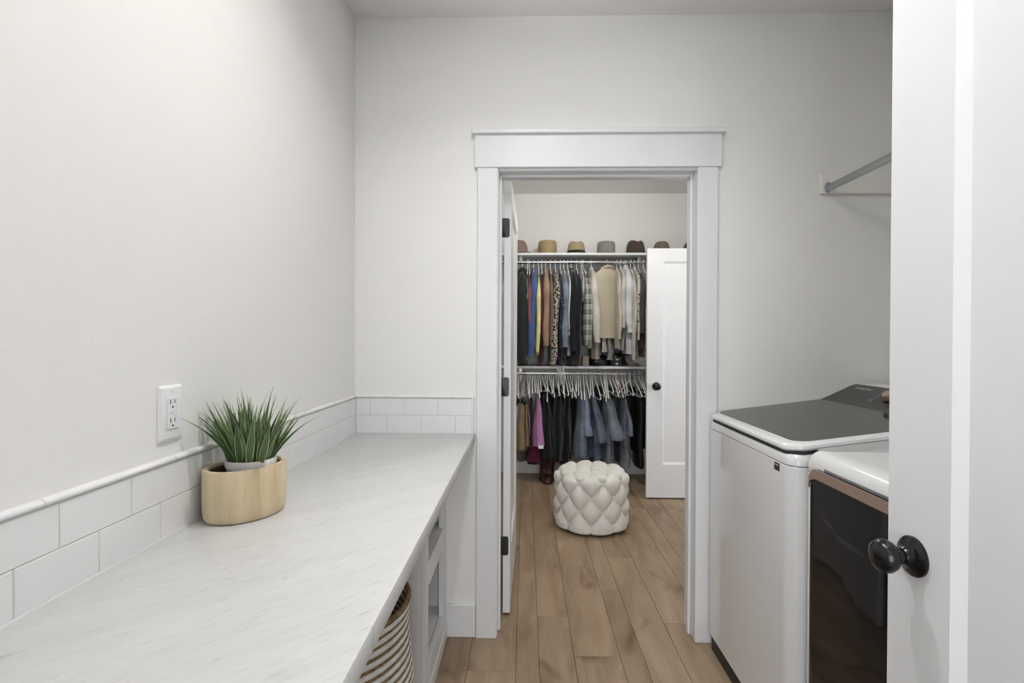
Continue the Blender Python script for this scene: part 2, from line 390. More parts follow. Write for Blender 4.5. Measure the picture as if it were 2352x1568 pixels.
floor = struct('floor', box(-2.2, 3.32, -2.72, CBACK+.12, -.06, -.009), M_GROOVE, 'greige oak plank floor running from the laundry into the closet', 'floor')
struct('floor_hall', box(-2.2, 2.2, -2.6, .08, -.009, 0), M_PLANK, 'oak floor of the hall behind the camera', 'floor')
struct('floor_bathroom', box(2.0, 3.2, 2.42, 5.1, -.009, 0), M_PLANK, 'oak floor of the room beyond the closet', 'floor')
# planks of three widths, each one an object
edges = [(-.476, -.379), (-.379, -.230), (-.230, -.033), (-.033, .063), (.063, .211), (.211, .406), (.406, .504), (.504, .658), (.658, .855), (.855, .952), (.952, 1.101), (1.101, 1.298), (1.298, 1.395), (1.395, 1.544), (1.544, 1.741), (1.741, 1.838)]
joint = {-.033: 2.951, .063: 2.465, .211: 2.163, .406: 2.734, .504: 3.155, .658: 2.423, .855: 2.822, .952: 3.175, -.230: 3.30, -.379: 2.70}
def plank_mesh(x0, x1, y0, y1):
    g, c = .0006, .0012
    return rings([[(x0+g, y0+g, -.009), (x1-g, y0+g, -.009), (x1-g, y1-g, -.009), (x0+g, y1-g, -.009)],
                  [(x0+g, y0+g, -c), (x1-g, y0+g, -c), (x1-g, y1-g, -c), (x0+g, y1-g, -c)],
                  [(x0+g+c, y0+g+c, 0), (x1-g-c, y0+g+c, 0), (x1-g-c, y1-g-c, 0), (x0+g+c, y1-g-c, 0)]])
for x0, x1 in edges:
    j = joint.get(x0, 2.0+random.random()*1.24)
    while j > .6: j -= 1.245
    lo = 1.30 if x1 < 1.0 else 2.43
    a = j
    while a < CBACK:
        b = a+1.245
        y0, y1 = max(a, lo), min(b, CBACK)
        if y1-y0 > .02: obj('plank', plank_mesh(x0, x1, y0, y1), M_PLANK, floor)
        a = b

# baseboards
struct('baseboard_back', box(-.352, -.218, DY-.014, DY, 0, .147, .0025), M_TRIM, 'short white baseboard piece between the cabinet and the door casing', 'baseboard')
struct('baseboard_closet', box(CLX, CRX, CBACK-.015, CBACK, 0, .14, .003), M_TRIM, 'white baseboard under the hanging clothes', 'baseboard')

# ------------------------------------------------------------------ closet doorway trim
tr = tag(empty('trim_1', (.31, DY, 0)), 'white craftsman casing around the closet doorway', 'door casing', kind='structure')
obj('casing_board', box(-.216, -.126, DY-.019, DY, 0, 2.097, .002), M_TRIM, tr)
obj('casing_board', box(.754, .843, DY-.019, DY, 0, 2.097, .002), M_TRIM, tr)
obj('head_board', box(-.229, .857, DY-.024, DY, 2.097, 2.242, .002), M_TRIM, tr)
obj('cap_moulding', box(-.241, .871, DY-.040, DY, 2.242, 2.262, .003), M_TRIM, tr)
JL, JR, JT = -.122, .754, 2.086
obj('jamb', box(OX0, JL, DY-.004, CB+.004, 0, JT+.018, .002), M_TRIM, tr)
obj('jamb', box(JR, OX1, DY-.004, CB+.004, 0, JT+.018, .002), M_TRIM, tr)
obj('head_jamb', box(JL, JR, DY-.004, CB+.004, JT, JT+.018, .002), M_TRIM, tr)
obj('door_stop', box(JL, JL+.012, DY+.045, DY+.083, 0, JT, .003), M_TRIM, tr)
obj('door_stop', box(JR-.012, JR, DY+.045, DY+.083, 0, JT, .003), M_TRIM, tr)
obj('door_stop', box(JL+.012, JR-.012, DY+.045, DY+.083, JT-.012, JT, .003), M_TRIM, tr)

# ------------------------------------------------------------------ doors (one recessed panel each)
def leaf(root, w, h, t=.035, sw=.125, top=.11, bot=.285):
    """door in its own coordinates: hinge edge at x=0, y across the thickness, bottom at z=0"""
    def fr(name, x0, x1, z0, z1): return lobj(name, finish(box(x0, x1, 0, t, z0, z1, .0012), name), M_TRIM, root)
    fr('stile', 0, sw, 0, h); fr('stile', w-sw, w, 0, h); fr('rail', sw, w-sw, h-top, h); fr('rail', sw, w-sw, 0, bot)
    bm = bmesh.new()
    box(sw, w-sw, .012, t-.012, bot, h-top, bm=bm)
    lobj('panel', finish(bm, 'panel'), M_TRIM, root)
    for s in (0, 1):                        # sloped moulding round the panel on both faces
        y_out, y_in = (.001, .0121) if s == 0 else (t-.001, t-.0121); g = .017
        o4 = [(sw, bot), (w-sw, bot), (w-sw, h-top), (sw, h-top)]; i4 = [(sw+g, bot+g), (w-sw-g, bot+g), (w-sw-g, h-top-g), (sw+g, h-top-g)]
        V = [(x, y_out, z) for x, z in o4]+[(x, y_in, z) for x, z in i4]
        mb = pydata(V, [(i, (i+1) % 4, 4+(i+1) % 4, 4+i) for i in range(4)])
        lobj('panel_moulding', finish(mb, 'panel_moulding'), M_TRIM, root)
def knob(root, x, z, side, t=.035):
    """round knob; side -1 leaves the y=0 face, +1 the y=t face"""
    y = 0 if side < 0 else t
    rose = finish(lathe([(.0005, 0), (.0335, 0), (.0335, .004), (.031, .007), (.022, .010), (.017, .013), (.013, .02), (.0005, .02)], 40, 'y'), 'rose', True)
    kn = finish(lathe([(.0005, .012), (.0105, .012), (.0105, .030), (.014, .033), (.024, .038), (.0278, .046), (.0278, .053), (.024, .061), (.015, .0665), (.0005, .068)], 40, 'y'), 'knob', True)
    k = lobj('knob', kn, M_KNOB, root, (x, y, z), (0, 0, 0 if side > 0 else PI))
    lobj('rose', rose, M_KNOB, k)
    return k
# closet door, swung into the closet, hinge edge towards us
d1 = tag(empty('door_1', (-.1045, 2.468, .012), 0), 'white panel closet door standing open, its hinge edge with three black hinges facing us', 'door', kind='structure')
d1.rotation_euler = (0, 0, math.atan2(.86, .016))
leaf(d1, .845, 2.086)
for c in d1.children: c.location.y -= .035
knob(d1, .79, .93, -1, .035).location.y = -.035
def hinge(root, z):
    hb = rprism(-.016, .029, -.0455, .0455, (.010, .0008, .0008, .010), [(0, 0), (0, .0022), (.0006, .0026)])
    o = lobj('hinge', finish(hb, 'hinge', True), M_BLACK, root, (0, -.0, z))
    o.rotation_euler = (PI/2, 0, 0)
    return o
for zc in (1.8715, 1.1065, .3385):
    bm = rprism(-.016, .0265, zc-.0455, zc+.0455, (.010, .0008, .0008, .010), [(0, 0), (0, .0022), (.0006, .0027)])
    for v in bm.verts: x, y, z = v.co; v.co = (-.1045+x, 2.4665-z, y)
    h = obj('hinge', bm, M_BLACK, d1, True)
    bm = bmesh.new()
    for k in range(5): merge(bm, lathe([(.0005, zc-.0455+.0183*k), (.0055, zc-.0455+.0183*k), (.0055, zc-.0455+.0183*k+.0168), (.0005, zc-.0455+.0183*k+.0168)], 12, 'z', (-.1185, 2.458, 0)))
    obj('hinge_barrel', bm, M_BLACK, h, True)
    bm = bmesh.new()
    for sx, sz in ((.008, .033), (.019, .0), (.008, -.033)): merge(bm, lathe([(.0004, 2.4636), (.0032, 2.4636), (.0032, 2.4645), (.0004, 2.4645)], 10, 'y', (-.1045+sx, 0, zc+sz)))
    obj('screw_head', bm, M_DARK, h, True)
# second door standing open inside the closet, facing us
d2 = tag(empty('door_2', (1.015+.765, 4.305, .012), 0), 'white panel door standing open inside the closet, black knob on its left side', 'door', kind='structure')
d2.rotation_euler = (0, 0, PI)
leaf(d2, .765, 2.083, sw=.133, top=.11, bot=.28)
for c in d2.children: c.location.y -= .035
k = knob(d2, .687, .932, +1); k.location.y = 0
lobj('latch_plate', finish(box(.7645, .7665, -.03, -.005, .90, .957, .0004), 'latch_plate'), M_STEEL, d2)
lobj('hinge', finish(box(-.003, .002, -.004, .002, .72, .81), 'hinge'), M_BLACK, d2)
# laundry room door beside the camera
d3 = tag(empty('door_3', (.6625, .13, .012), 0), 'white panel door in the right foreground with a glossy black knob', 'door', kind='structure')
d3.rotation_euler = (0, 0, PI/2)
leaf(d3, .82, 2.06, sw=.139)
for c in d3.children: c.location.y -= .035
k = knob(d3, .757, .961, +1); k.location.y = 0

# ------------------------------------------------------------------ counter, tile, cabinet
CZ = .914
wt = obj('worktop', box(LX, -.2238, .09, DY, CZ-.041, CZ, .0045, seg=2), M_MARBLE, None, True)
tag(wt, 'long white marble-look countertop with a square front edge', 'countertop')
TT = .008; TP = .1545
def tile_mesh(l, h): return finish(box(0, l, 0, TT, 0, h, .0011), 'tile')
TCACHE = {}
def tile(parent, p, l, h, rz):
    key = (round(l, 4), round(h, 4))
    if key not in TCACHE: TCACHE[key] = tile_mesh(l, h); TCACHE[key].materials.append(M_TILE)
    o = bpy.data.objects.new('tile', TCACHE[key]); link(o, parent); o.location = p; o.rotation_euler = (0, 0, rz); return o
Z1, Z2, TH = CZ+.0035, .9935, .0745
g = .0009
obj('grout', box(LX, LX+.0062, .09, DY, CZ, 1.0715), M_GROUT, wall_left)
for row, y0, zz in ((0, .7423, Z1), (1, .8179, Z2)):
    y = y0-.1545*5
    while y < DY-TT:
        a, b = max(y, .09), min(y+TP, DY-TT)
        if b-a > .012: tile(wall_left, (LX+TT, a+g, zz), b-a-2*g, TH, PI/2)
        y += TP
obj('grout', box(LX, -.2345, DY-.0062, DY, CZ, 1.0715), M_GROUT, wall_back)
for x0, zz in ((-.6984+TP/2, Z1), (-.6984, Z2)):
    x = x0-TP
    while x < -.24:
        a, b = max(x, LX+TT), min(x+TP, -.2355)
        if b-a > .012: tile(wall_back, (a+g, DY-TT, zz), b-a-2*g, TH, 0)
        x += TP
obj('caulk', box(LX+TT-.001, LX+TT+.0025, .09, DY, CZ, CZ+.004), M_TILE, wall_left)
obj('caulk', box(LX+TT, -.2355, DY-TT-.0025, DY-TT+.001, CZ, CZ+.004), M_TILE, wall_back)
def pencil(l):
    pr = [(0, 0)]+[(.0125*math.sin(PI*i/8)**.8+.0005, .0135*(1-math.cos(PI*i/8))/2) for i in range(9)]+[(0, .0135)]
    return [(a, b) for a, b in pr]
def pencil_left(y0, y1):
    pr = pencil(0); return rings([[(LX+a, y0+.0006, 1.0695+b) for a, b in pr], [(LX+a, y1-.0006, 1.0695+b) for a, b in pr]])
def pencil_back(x0, x1):
    pr = pencil(0); return rings([[(x0+.0006, DY-a, 1.0695+b) for a, b in pr], [(x1-.0006, DY-a, 1.0695+b) for a, b in pr]])
for a, b in ((.09, .17), (.17, .48), (.48, .788), (.788, 1.093), (1.093, 1.40), (1.40, 1.705), (1.705, 2.01), (2.01, DY)):
    obj('trim_tile', pencil_left(a, b), M_TILE, wall_left, True)
for a, b in ((LX+.012, -.632), (-.632, -.327), (-.327, -.2285)):
    obj('trim_tile', pencil_back(a, b), M_TILE, wall_back, True)
pr = pencil(0)
obj('trim_tile', rings([[(-.2415+b, DY-a, CZ+.001) for a, b in pr], [(-.2415+b, DY-a, 1.076) for a, b in pr]]), M_TILE, wall_back, True)

cx = -.351
cab = thing('base_cabinet', 'white open-shelf base cabinet under the far end of the counter', 'cabinet', (-.56, 2.05, 0))
obj('side_panel', box(LX+.001, cx-.018, 1.822, 1.84, 0, CZ-.042), M_CAB, cab)
obj('side_panel', box(LX+.001, cx-.018, DY-.022, DY-.003, 0, CZ-.042), M_CAB, cab)
obj('back_panel', box(LX+.001, LX+.008, 1.84, DY-.022, .12, CZ-.042), M_CAB, cab)
obj('stile', box(cx-.018, cx, 1.822, 1.862, 0, CZ-.042, .0012), M_CAB, cab)
obj('stile', box(cx-.018, cx, 2.19, DY-.001, 0, CZ-.042, .0012), M_CAB, cab)
obj('rail', box(cx-.018, cx, 1.862, 2.19, CZ-.085, CZ-.042, .0012), M_CAB, cab)
obj('shelf', box(LX+.008, cx+.003, 1.862, 2.232, .505, .523, .001), M_CAB, cab)
obj('rail', box(cx-.018, cx+.003, 1.860, 2.232, .437, .505, .0012), M_CAB, cab)
obj('shelf', box(LX+.008, cx-.02, 1.84, DY-.022, .125, .143, .001), M_CAB, cab)
obj('rail', box(cx-.018, cx+.002, 1.862, 2.19, .06, .143, .0012), M_CAB, cab)
obj('toe_board', box(cx-.012, cx+.006, 1.822, DY-.015, 0, .06, .001), M_CAB, cab)
sp = thing('counter_support', 'white panel holding up the near end of the counter', 'panel', (-.56, .60, 0))
obj('side_panel', box(LX+.001, cx, .59, .61, 0, CZ-.042, .001), M_CAB, sp)
obj('cleat', box(LX+.001, LX+.02, .61, 1.82, CZ-.11, CZ-.042, .001), M_CAB, sp)

# ------------------------------------------------------------------ wall outlet
wo = thing('wall_outlet', 'white wall outlet with two sockets above the tile backsplash', 'outlet', (LX, 1.086, 1.115))
def on_left(bm):                            # local (x along +y, y up, z out of the wall) -> left wall
    for v in bm.verts: x, y, z = v.co; v.co = (LX+z, 1.086+x, 1.1765+y)
    return bm
obj('cover_plate', on_left(rprism(-.037, .037, -.060, .060, .004, [(0, 0), (0, .003), (.005, .0065), (.007, .007)])), M_PLASTIC, wo, True)
rc = obj('receptacle', on_left(rprism(-.0168, .0168, -.0335, .0335, .0015, [(0, .006), (0, .009), (.0006, .0095)])), M_PLASTIC, wo, True)
for cy in (.0205, -.0195):
    obj('slot', on_left(box(-.0082, -.0058, cy-.001, cy+.0085, .0090, .0097)), M_DARK, rc)
    obj('slot', on_left(box(.0048, .0070, cy+.0005, cy+.0078, .0090, .0097)), M_DARK, rc)
    obj('slot', on_left(lathe([(.0004, .009), (.0024, .009), (.0024, .0097), (.0004, .0097)], 14, 'z', (-.0005, cy-.0075, 0))), M_DARK, rc)
obj('reset_button', on_left(box(-.0105, .002, -.0005, .0065, .009, .0103, .0004)), M_PLASTIC, rc)
obj('test_button', on_left(box(.003, .0105, -.0065, .0065, .009, .0103, .0004)), M_PLASTIC, rc)
for cy in (.0485, -.0485):
    obj('screw', on_left(lathe([(.0004, .0065), (.0028, .0065), (.0024, .0080), (.0004, .0082)], 14, 'z', (0, cy, 0))), M_PLASTIC, wo, True)

# ------------------------------------------------------------------ planter with grass
PC = Vector((-.674, 1.219, CZ)); PHI = 1.06
pl = thing('oval_planter', 'oval pale wood planter standing on the counter', 'planter', PC, PHI)
def oval(a, b, z, n=56): return [(a*math.cos(2*PI*i/n), b*math.sin(2*PI*i/n), z) for i in range(n)]
A, B, PH = .097, .075, .121
prof = [(.80, 0), (.92, .002), (.965, .009), (.985, .022), (1, .05), (1, PH-.003), (.99, PH)]
bm = rings([oval(A*s, B*s, z) for s, z in prof]+[oval(A-.0125, B-.0125, PH), oval(A-.0135, B-.0135, PH-.003), oval(A-.016, B-.016, .02)])
lobj('shell', finish(bm, 'shell', True, 50), M_PALEWOOD, pl)
bm = rings([oval(A-.0142, B-.0142, PH-.006), oval(A-.0165, B-.0165, .022), oval(A-.0163, B-.0163, .0225), oval(A-.0160, B-.0160, .0225), oval(.01, .01, .023)], cap=False)
lobj('liner', finish(bm, 'liner', True, 50), M_WALNUT, pl)
gp = thing('potted_grass', 'green variegated artificial grass in a white and grey fabric pot', 'plant', PC+Vector((.006, .012, .021)))
M_CLOTHW = fabric('pot_cloth_white', (.95, .94, .92)); M_CLOTHG = fabric('pot_cloth_grey', (.50, .50, .50))
gp['kind'] = 'thing'
pn = 40
def ringp(r, z, wv=0): return [((r+.0008*math.sin(5*t))*math.cos(t), (r+.0008*math.sin(5*t))*math.sin(t), z+wv*math.sin(t*2+.6)) for t in [2*PI*i/pn for i in range(pn)]]
lobj('pot', finish(rings([ringp(.045, 0), ringp(.049, .01), ringp(.0525, .05), ringp(.054, .092, .003), ringp(.050, .092, .003), ringp(.046, .07)]), 'pot', True, 60), M_CLOTHG, gp)
lobj('folded_rim', finish(rings([ringp(.0535, .094, .0035), ringp(.0565, .093, .0035), ringp(.0575, .104, .002), ringp(.0555, .112), ringp(.052, .112), ringp(.050, .100)], cap=False), 'folded_rim', True, 60), M_CLOTHW, gp)
lobj('soil', finish(lathe([(.0005, .088), (.051, .088), (.051, .096), (.0005, .10)], 24), 'soil', True), plain('moss', srgb(50, 62, 38), .9, var=.4, vscale=80), gp)
def blade(L, W, bend, n=9):
    V, Fc, uv = [], [], []
    for i in range(n+1):
        s = i/n; a = bend*s*s
        y = L*(s-bend*bend*s**3/6) if False else None
        # integrate the curve
        px_ = sum(math.sin(bend*((k+.5)/40*s)**1.4)*L*s/40 for k in range(40)); pz = sum(math.cos(bend*((k+.5)/40*s)**1.4)*L*s/40 for k in range(40))
        wd = W*(.30+.70*math.sin(PI*min(1, s/.84)**.8))*(1 if s < .35 else max(0, 1-((s-.35)/.65)**1.6))+.0003
        V += [(px_, -wd, pz), (px_+wd*.35, 0, pz), (px_, wd, pz)]
    for i in range(n):
        for k in range(2): Fc.append((3*i+k, 3*i+k+1, 3*i+k+4, 3*i+k+3))
    me = bpy.data.meshes.new('leaf'); me.from_pydata(V, [], Fc); u = me.uv_layers.new()
    for li, lp in enumerate(me.loops): u.data[li].uv = ((lp.vertex_index % 3)/2, lp.vertex_index//3/n)
    me.polygons.foreach_set('use_smooth', [True]*len(me.polygons)); me.materials.append(M_LEAF); return me
rb = random.Random(11)
variants = [blade(.118+.009*k, .0050+.0006*(k % 4), .10+.14*(k % 3)) for k in range(6)]
wide = [blade(.165, .0076, .45), blade(.160, .0080, .75), blade(.15, .0072, .30)]
for i in range(120):
    t = rb.random()*2*PI; r = .043*math.sqrt(rb.random())
    lean = .04+.50*(r/.043)**1.3*rb.uniform(.5, 1.25)
    me = rb.choice(variants) if i % 4 else rb.choice(wide)
    o = lobj('leaf', me, None, gp, (r*math.cos(t), r*math.sin(t), .092)); o.rotation_mode = 'XYZ'
    az = t+rb.uniform(-.5, .5)
    # keep blades off the wall
    if math.cos(az)*lean < -.42: lean = .42/max(.3, -math.cos(az))
    o.rotation_euler = Matrix.Rotation(az, 4, 'Z').__matmul__(Matrix.Rotation(lean, 4, 'Y')).__matmul__(Matrix.Rotation(rb.uniform(-.7, .7), 4, 'Z')).to_euler()
    s = rb.uniform(.98, 1.22)*(1 - .06*(r/.043 < .3)); o.scale = (s, s, s)

# ------------------------------------------------------------------ coiled basket under the counter
bk = thing('coiled_basket', 'tall basket of white rope coils and brown seagrass under the counter', 'basket', (-.520, 1.335, 0))
M_ROPE = plain('white_rope', (.64, .62, .58), .85, var=.12, vscale=60, bmp=.4, bscale=160)
M_SEA = plain('seagrass', srgb(122, 98, 66), .8, var=.35, vscale=90, bmp=.5, bscale=200)
BH, PITCHB = .64, .0222
def brad(z):
    s = z/BH; return float(np.interp(s, [0, .1, .35, .6, .8, .93, 1], [.180, .206, .224, .223, .212, .206, .211]))
def coil_ring(r, z, hr, hz, n=44, q=8):
    V, Fc = [], []
    for i in range(n):
        t = 2*PI*i/n
        for k in range(q):
            a = 2*PI*k/q; rr = r+hr*math.cos(a); V.append((rr*math.cos(t), rr*math.sin(t), z+hz*math.sin(a)))
    for i in range(n):
        for k in range(q): Fc.append((i*q+k, ((i+1) % n)*q+k, ((i+1) % n)*q+(k+1) % q, i*q+(k+1) % q))
    return finish(pydata(V, Fc), 'coil', True, 80)
z = .009
while z < BH:
    lobj('rope_coil', coil_ring(brad(z), z, .0062, .0082), M_ROPE, bk)
    lobj('seagrass_coil', coil_ring(brad(z+.0115)-.0006, z+.0115, .0062, .0046), M_SEA, bk)
    z += PITCHB
lobj('rim', coil_ring(brad(BH), BH+.006, .0075, .0075), M_SEA, bk)
lobj('bottom', finish(lathe([(.0005, .001), (.178, .001), (.178, .012), (.0005, .012)], 40), 'bottom'), M_SEA, bk)

# ------------------------------------------------------------------ washer
wa = thing('washing_machine', 'white top-loading washing machine with a smoked glass lid', 'washing machine', (1.19, 1.91, 0))
WY0, WY1, WX0, WX1 = 1.562, 2.262, .800, 1.585
SL = .13
obj('body', rprism(WX0, WX1, WY0, WY1, (.01, .042, .042, .01), [(0, .075), (0, .952), (.0015, .954)]), M_ENAMEL, wa, True)
obj('plinth', rprism(WX0+.012, WX1, WY0+.01, WY1-.004, (.01, .03, .03, .01), [(0, .0), (0, .078)]), M_RUBBER, wa, True)
obj('top_frame', rprism(WX0+.0005, WX1, WY0, WY1, (.01, .042, .042, .01), [(.0, .957), (0, .972), (.004, .984), (.012, .9915)], zf=None), M_ENAMEL, wa, True)
for v in bpy.data.objects['top_frame'].data.vertices:
    if v.co.z > .97: v.co.z += max(0, (v.co.x-.86)*SL)+(.018*min(1, max(0, (v.co.x-.88)/.08)) if v.co.z > .975 else 0)
obj('lid_gap', rprism(WX0+.007, 1.28, WY0+.010, WY1-.010, (.01, .04, .04, .01), [(0, .978), (0, 1.008)], zf=lambda x, y: max(0, (x-.84)*SL)), M_DARK, wa, True)
zf = lambda x, y: (x-.84)*SL
lid = obj('lid', rprism(WX0-.004, 1.282, WY0+.001, WY1-.001, (.012, .060, .060, .012), [(.008, 1.002), (.0, 1.010), (.001, 1.018), (.007, 1.023), (.020, 1.0255)], zf=zf, n=10), M_ENAMEL, wa, True)
obj('lid_glass', rprism(WX0+.034, 1.279, WY0+.030, WY1-.012, (.004, .045, .05, .004), [(.0, 1.024), (.0, 1.0262), (.0006, 1.0268)], zf=zf, n=8), M_SMOKE, lid, True)
obj('lid_edge', extrude_y([(.885, .985), (1.281, .985), (1.281, 1.064), (.885, 1.0125)], WY0+.002, WY0+.016), M_ENAMEL, lid)
con = obj('console', extrude_y([(1.283, 1.0), (1.283, 1.0815), (1.31, 1.0925), (1.41, 1.1405), (1.435, 1.149), (1.46, 1.1525), (1.585, 1.150), (1.585, 1.0)], WY0+.001, WY1-.001), M_ENAMEL, wa, True, 50)
def strip(pts, y0, y1, t):
    V = [(x, y, z+t) for y in (y0, y1) for x, z in pts]; n = len(pts)
    return pydata(V, [(i, i+1, n+i+1, n+i) for i in range(n-1)])
obj('control_panel', strip([(1.2835, 1.0820), (1.31, 1.0932), (1.41, 1.1412), (1.433, 1.1492)], WY0+.012, WY1-.006, .0006), M_PANEL, con)
CS = Vector((1.31, 0, 1.0932)); CDIR = Vector((.1, 0, .048)).normalized(); CN = Vector((-CDIR.z, 0, CDIR.x))
def on_console(px, py):
    r = ray(px, py); t = (CS-EYE).dot(CN)/r.dot(CN); return EYE+r*t
def console_box(px0, py0, px1, py1, h):
    a, b = on_console(px0, py0), on_console(px1, py1)
    s0, s1 = (a-CS).dot(CDIR), (b-CS).dot(CDIR); y0, y1 = a.y, b.y
    mid = (s0+s1)/2; out = []
    bm = bmesh.new(); V = []
    for dz in (.0009, .0013):
        for s, y in ((mid-h/2, y0), (mid-h/2, y1), (mid+h/2, y1), (mid+h/2, y0)):
            p = CS+CDIR*s+CN*dz; V.append((p.x, y, p.z))
    return pydata(V, [(0, 1, 2, 3), (4, 5, 6, 7), (0, 1, 5, 4), (1, 2, 6, 5), (2, 3, 7, 6), (3, 0, 4, 7)])
fc = bpy.data.curves.new('logo', 'FONT'); fc.body = 'SAMSUNG'; fc.align_x = 'LEFT'; fc.align_y = 'CENTER'; fc.extrude = .0002; fc.offset = .0004
p0, p1 = on_console(1966, 891), on_console(2001, 897)
fo = bpy.data.objects.new('logo', fc); COL.objects.link(fo); bpy.context.view_layer.update()
wtxt = fo.dimensions.x; fsc = abs(p1.y-p0.y)/wtxt
lm = bpy.data.meshes.new_from_object(fo.evaluated_get(bpy.context.evaluated_depsgraph_get())); bpy.data.objects.remove(fo)
lm.materials.clear(); lm.materials.append(M_PRINT)
def text_to_console(me, p, sc):
    s = (p-CS).dot(CDIR)
    for v in me.vertices:
        q = CS+CDIR*(s+v.co.y*sc*.95)+CN*(.0012+v.co.z); v.co = (q.x, p.y-v.co.x*sc, q.z)
text_to_console(lm, p0, fsc)
obj('logo', lm, None, con)
for a, b in (((1930, 905.5), (1944, 908)), ((1946.5, 908.5), (1958, 910.5)), ((1960, 911), (1972, 913.5))):
    obj('printed_line', console_box(*a, *b, .004), M_DIMPRINT, con)
for (px, py, wd) in ((2032, 899, 9), (2025, 903, 7), (2018, 907, 7), (2011, 911.5, 9), (2004, 915.5, 10), (1999, 918, 11), (1996, 920.3, 14)):
    obj('printed_line', console_box(px-wd/2, py, px+wd/2, py+.8, .0030), M_MIDPRINT, con)
dc = on_console(2052, 915)
ax = CN; side = Vector((0, 1, 0))
def console_lathe(prof, c, n=36):
    return rings([[tuple(c+CDIR*r*math.cos(2*PI*i/n)+side*r*math.sin(2*PI*i/n)+CN*h) for i in range(n)] for r, h in prof])
dl = obj('dial', console_lathe([(.0005, 0), (.036, 0), (.036, .006), (.0005, .006)], dc), M_PANEL, con, True)
obj('dial_cap', console_lathe([(.0005, .006), (.031, .006), (.031, .022), (.029, .026), (.0005, .027)], dc), M_COPPER, dl, True)
obj('lid_handle', box(1.235, 1.284, 1.60, 1.80, 1.0745, 1.087, .002), M_PANEL, lid)
# stickers on the front
st = obj('energy_sticker', box(WX0-.0006, WX0+.0002, 1.628, 1.662, .926, .950), M_DARK, wa)
obj('sticker_print', box(WX0-.001, WX0-.0005, 1.634, 1.655, .9415, .9445), M_PRINT, st)
obj('sticker_print', box(WX0-.001, WX0-.0005, 1.6575, 1.6595, .942, .947), M_PRINT, st)
obj('white_sticker', box(WX0-.0006, WX0+.0002, 1.602, 1.620, .928, .951), M_PLASTIC, wa)

# ------------------------------------------------------------------ dryer
dr = thing('clothes_dryer', 'white clothes dryer with a glossy black door and copper handle strip', 'dryer', (1.2, 1.19, 0))
DY0, DY1, DX0, DX1 = .845, 1.545, .832, 1.585
obj('body', rprism(DX0, DX1, DY0, DY1, (.01, .03, .03, .01), [(0, .03), (0, .951), (.001, .953)]), M_ENAMEL, dr, True)
obj('plinth', rprism(DX0+.02, DX1, DY0+.02, DY1-.02, (.01, .03, .03, .01), [(0, .0), (0, .032)]), M_RUBBER, dr, True)
obj('top_panel', rprism(DX0-.002, DX1, DY0, DY1, (.012, .034, .034, .012), [(.001, .956), (0, .958), (0, .975), (.003, .990), (.009, 1.003), (.019, 1.012), (.032, 1.017), (.06, 1.019)], n=8), M_ENAMEL, dr, True)
dyc = 1.185; hw = .337
def door_front(y0, y1, z0, z1, r, levels, bulge=.018):
    """rounded rectangle in the y-z plane stepping out towards -x, slightly bowed"""
    rs = []
    for ins, x in levels:
        ring = rrect(y0+ins, y1-ins, z0+ins, z1-ins, max(r-ins, .001), 8)
        rs.append([(x-bulge*(1-((y-(y0+y1)/2)/((y1-y0)/2))**2)*.5-bulge*.5*(1-((zz-(z0+z1)/2)/((z1-z0)/2))**2), y, zz) for y, zz in ring])
    return rs
def grid_door(y0, y1, z0, z1, r, x_back, x_front, bulge, ins=0):
    n = 24; rs = []
    out = rrect(y0, y1, z0, z1, r, 8)
    bx = lambda y, zz: bulge*(1-((y-(y0+y1)/2)/((y1-y0)/2))**2)*(1-((zz-(z0+z1)/2)/((z1-z0)/2))**2)
    cy, cz = (y0+y1)/2, (z0+z1)/2
    rs.append([(x_back, y, zz) for y, zz in out])
    rs.append([(x_front+.004, y, zz) for y, zz in out])
    rs.append([(x_front+.001, cy+(y-cy)*.993, cz+(zz-cz)*.993) for y, zz in out])
    for s in (.975, .93, .85, .7, .5, .3, .1):
        rs.append([(x_front-bx(cy+(y-cy)*s, cz+(zz-cz)*s), cy+(y-cy)*s, cz+(zz-cz)*s) for y, zz in out])
    return rings(rs)
dd = obj('door', grid_door(.865, 1.499, .10, .974, .036, DX0, DX0-.010, .010), M_BGLASS, dr, True, 60)
# copper strip along the door's top edge, turning down at its far corner
arc = lambda r, n=8: [(1.499-.036+r*math.cos(PI/2*i/n), .974-.036+r*math.sin(PI/2*i/n)) for i in range(n+1)]
outer = [(1.4992, .915)]+arc(.0362)+[(.868, .9742)]; inner = [(1.4965, .915), (1.494, .930), (1.488, .9385), (1.478, .9435), (1.463, .9465), (.868, .9465)]
inner = [(1.4988, .915), (1.4975, .929), (1.4935, .936), (1.486, .939), (1.481, .942), (1.476, .944), (1.470, .9455), (1.464, .946), (1.463, .9465), (1.455, .9465), (.868, .9465)][:len(outer)]; inner[-1] = (.868, .9465)
no = len(outer); V = []
for x in (DX0-.009, DX0-.0125):
    V += [(x, y, z) for y, z in outer]+[(x, y, z) for y, z in inner]
Fs = []
for i in range(no-1):
    Fs += [(i, i+1, no+i+1, no+i), (2*no+i, 2*no+i+1, 3*no+i+1, 3*no+i), (i, i+1, 2*no+i+1, 2*no+i), (no+i, no+i+1, 3*no+i+1, 3*no+i)]
obj('handle_strip', pydata(V, Fs), M_COPPER, dd)
dd2 = obj('handle_shade_strip', box(DX0-.0030, DX0+.004, .90, 1.44, .974, .982, .001), M_SHADE_GREY, dr)  # grey bar: soft shade above the copper strip, put in as colour

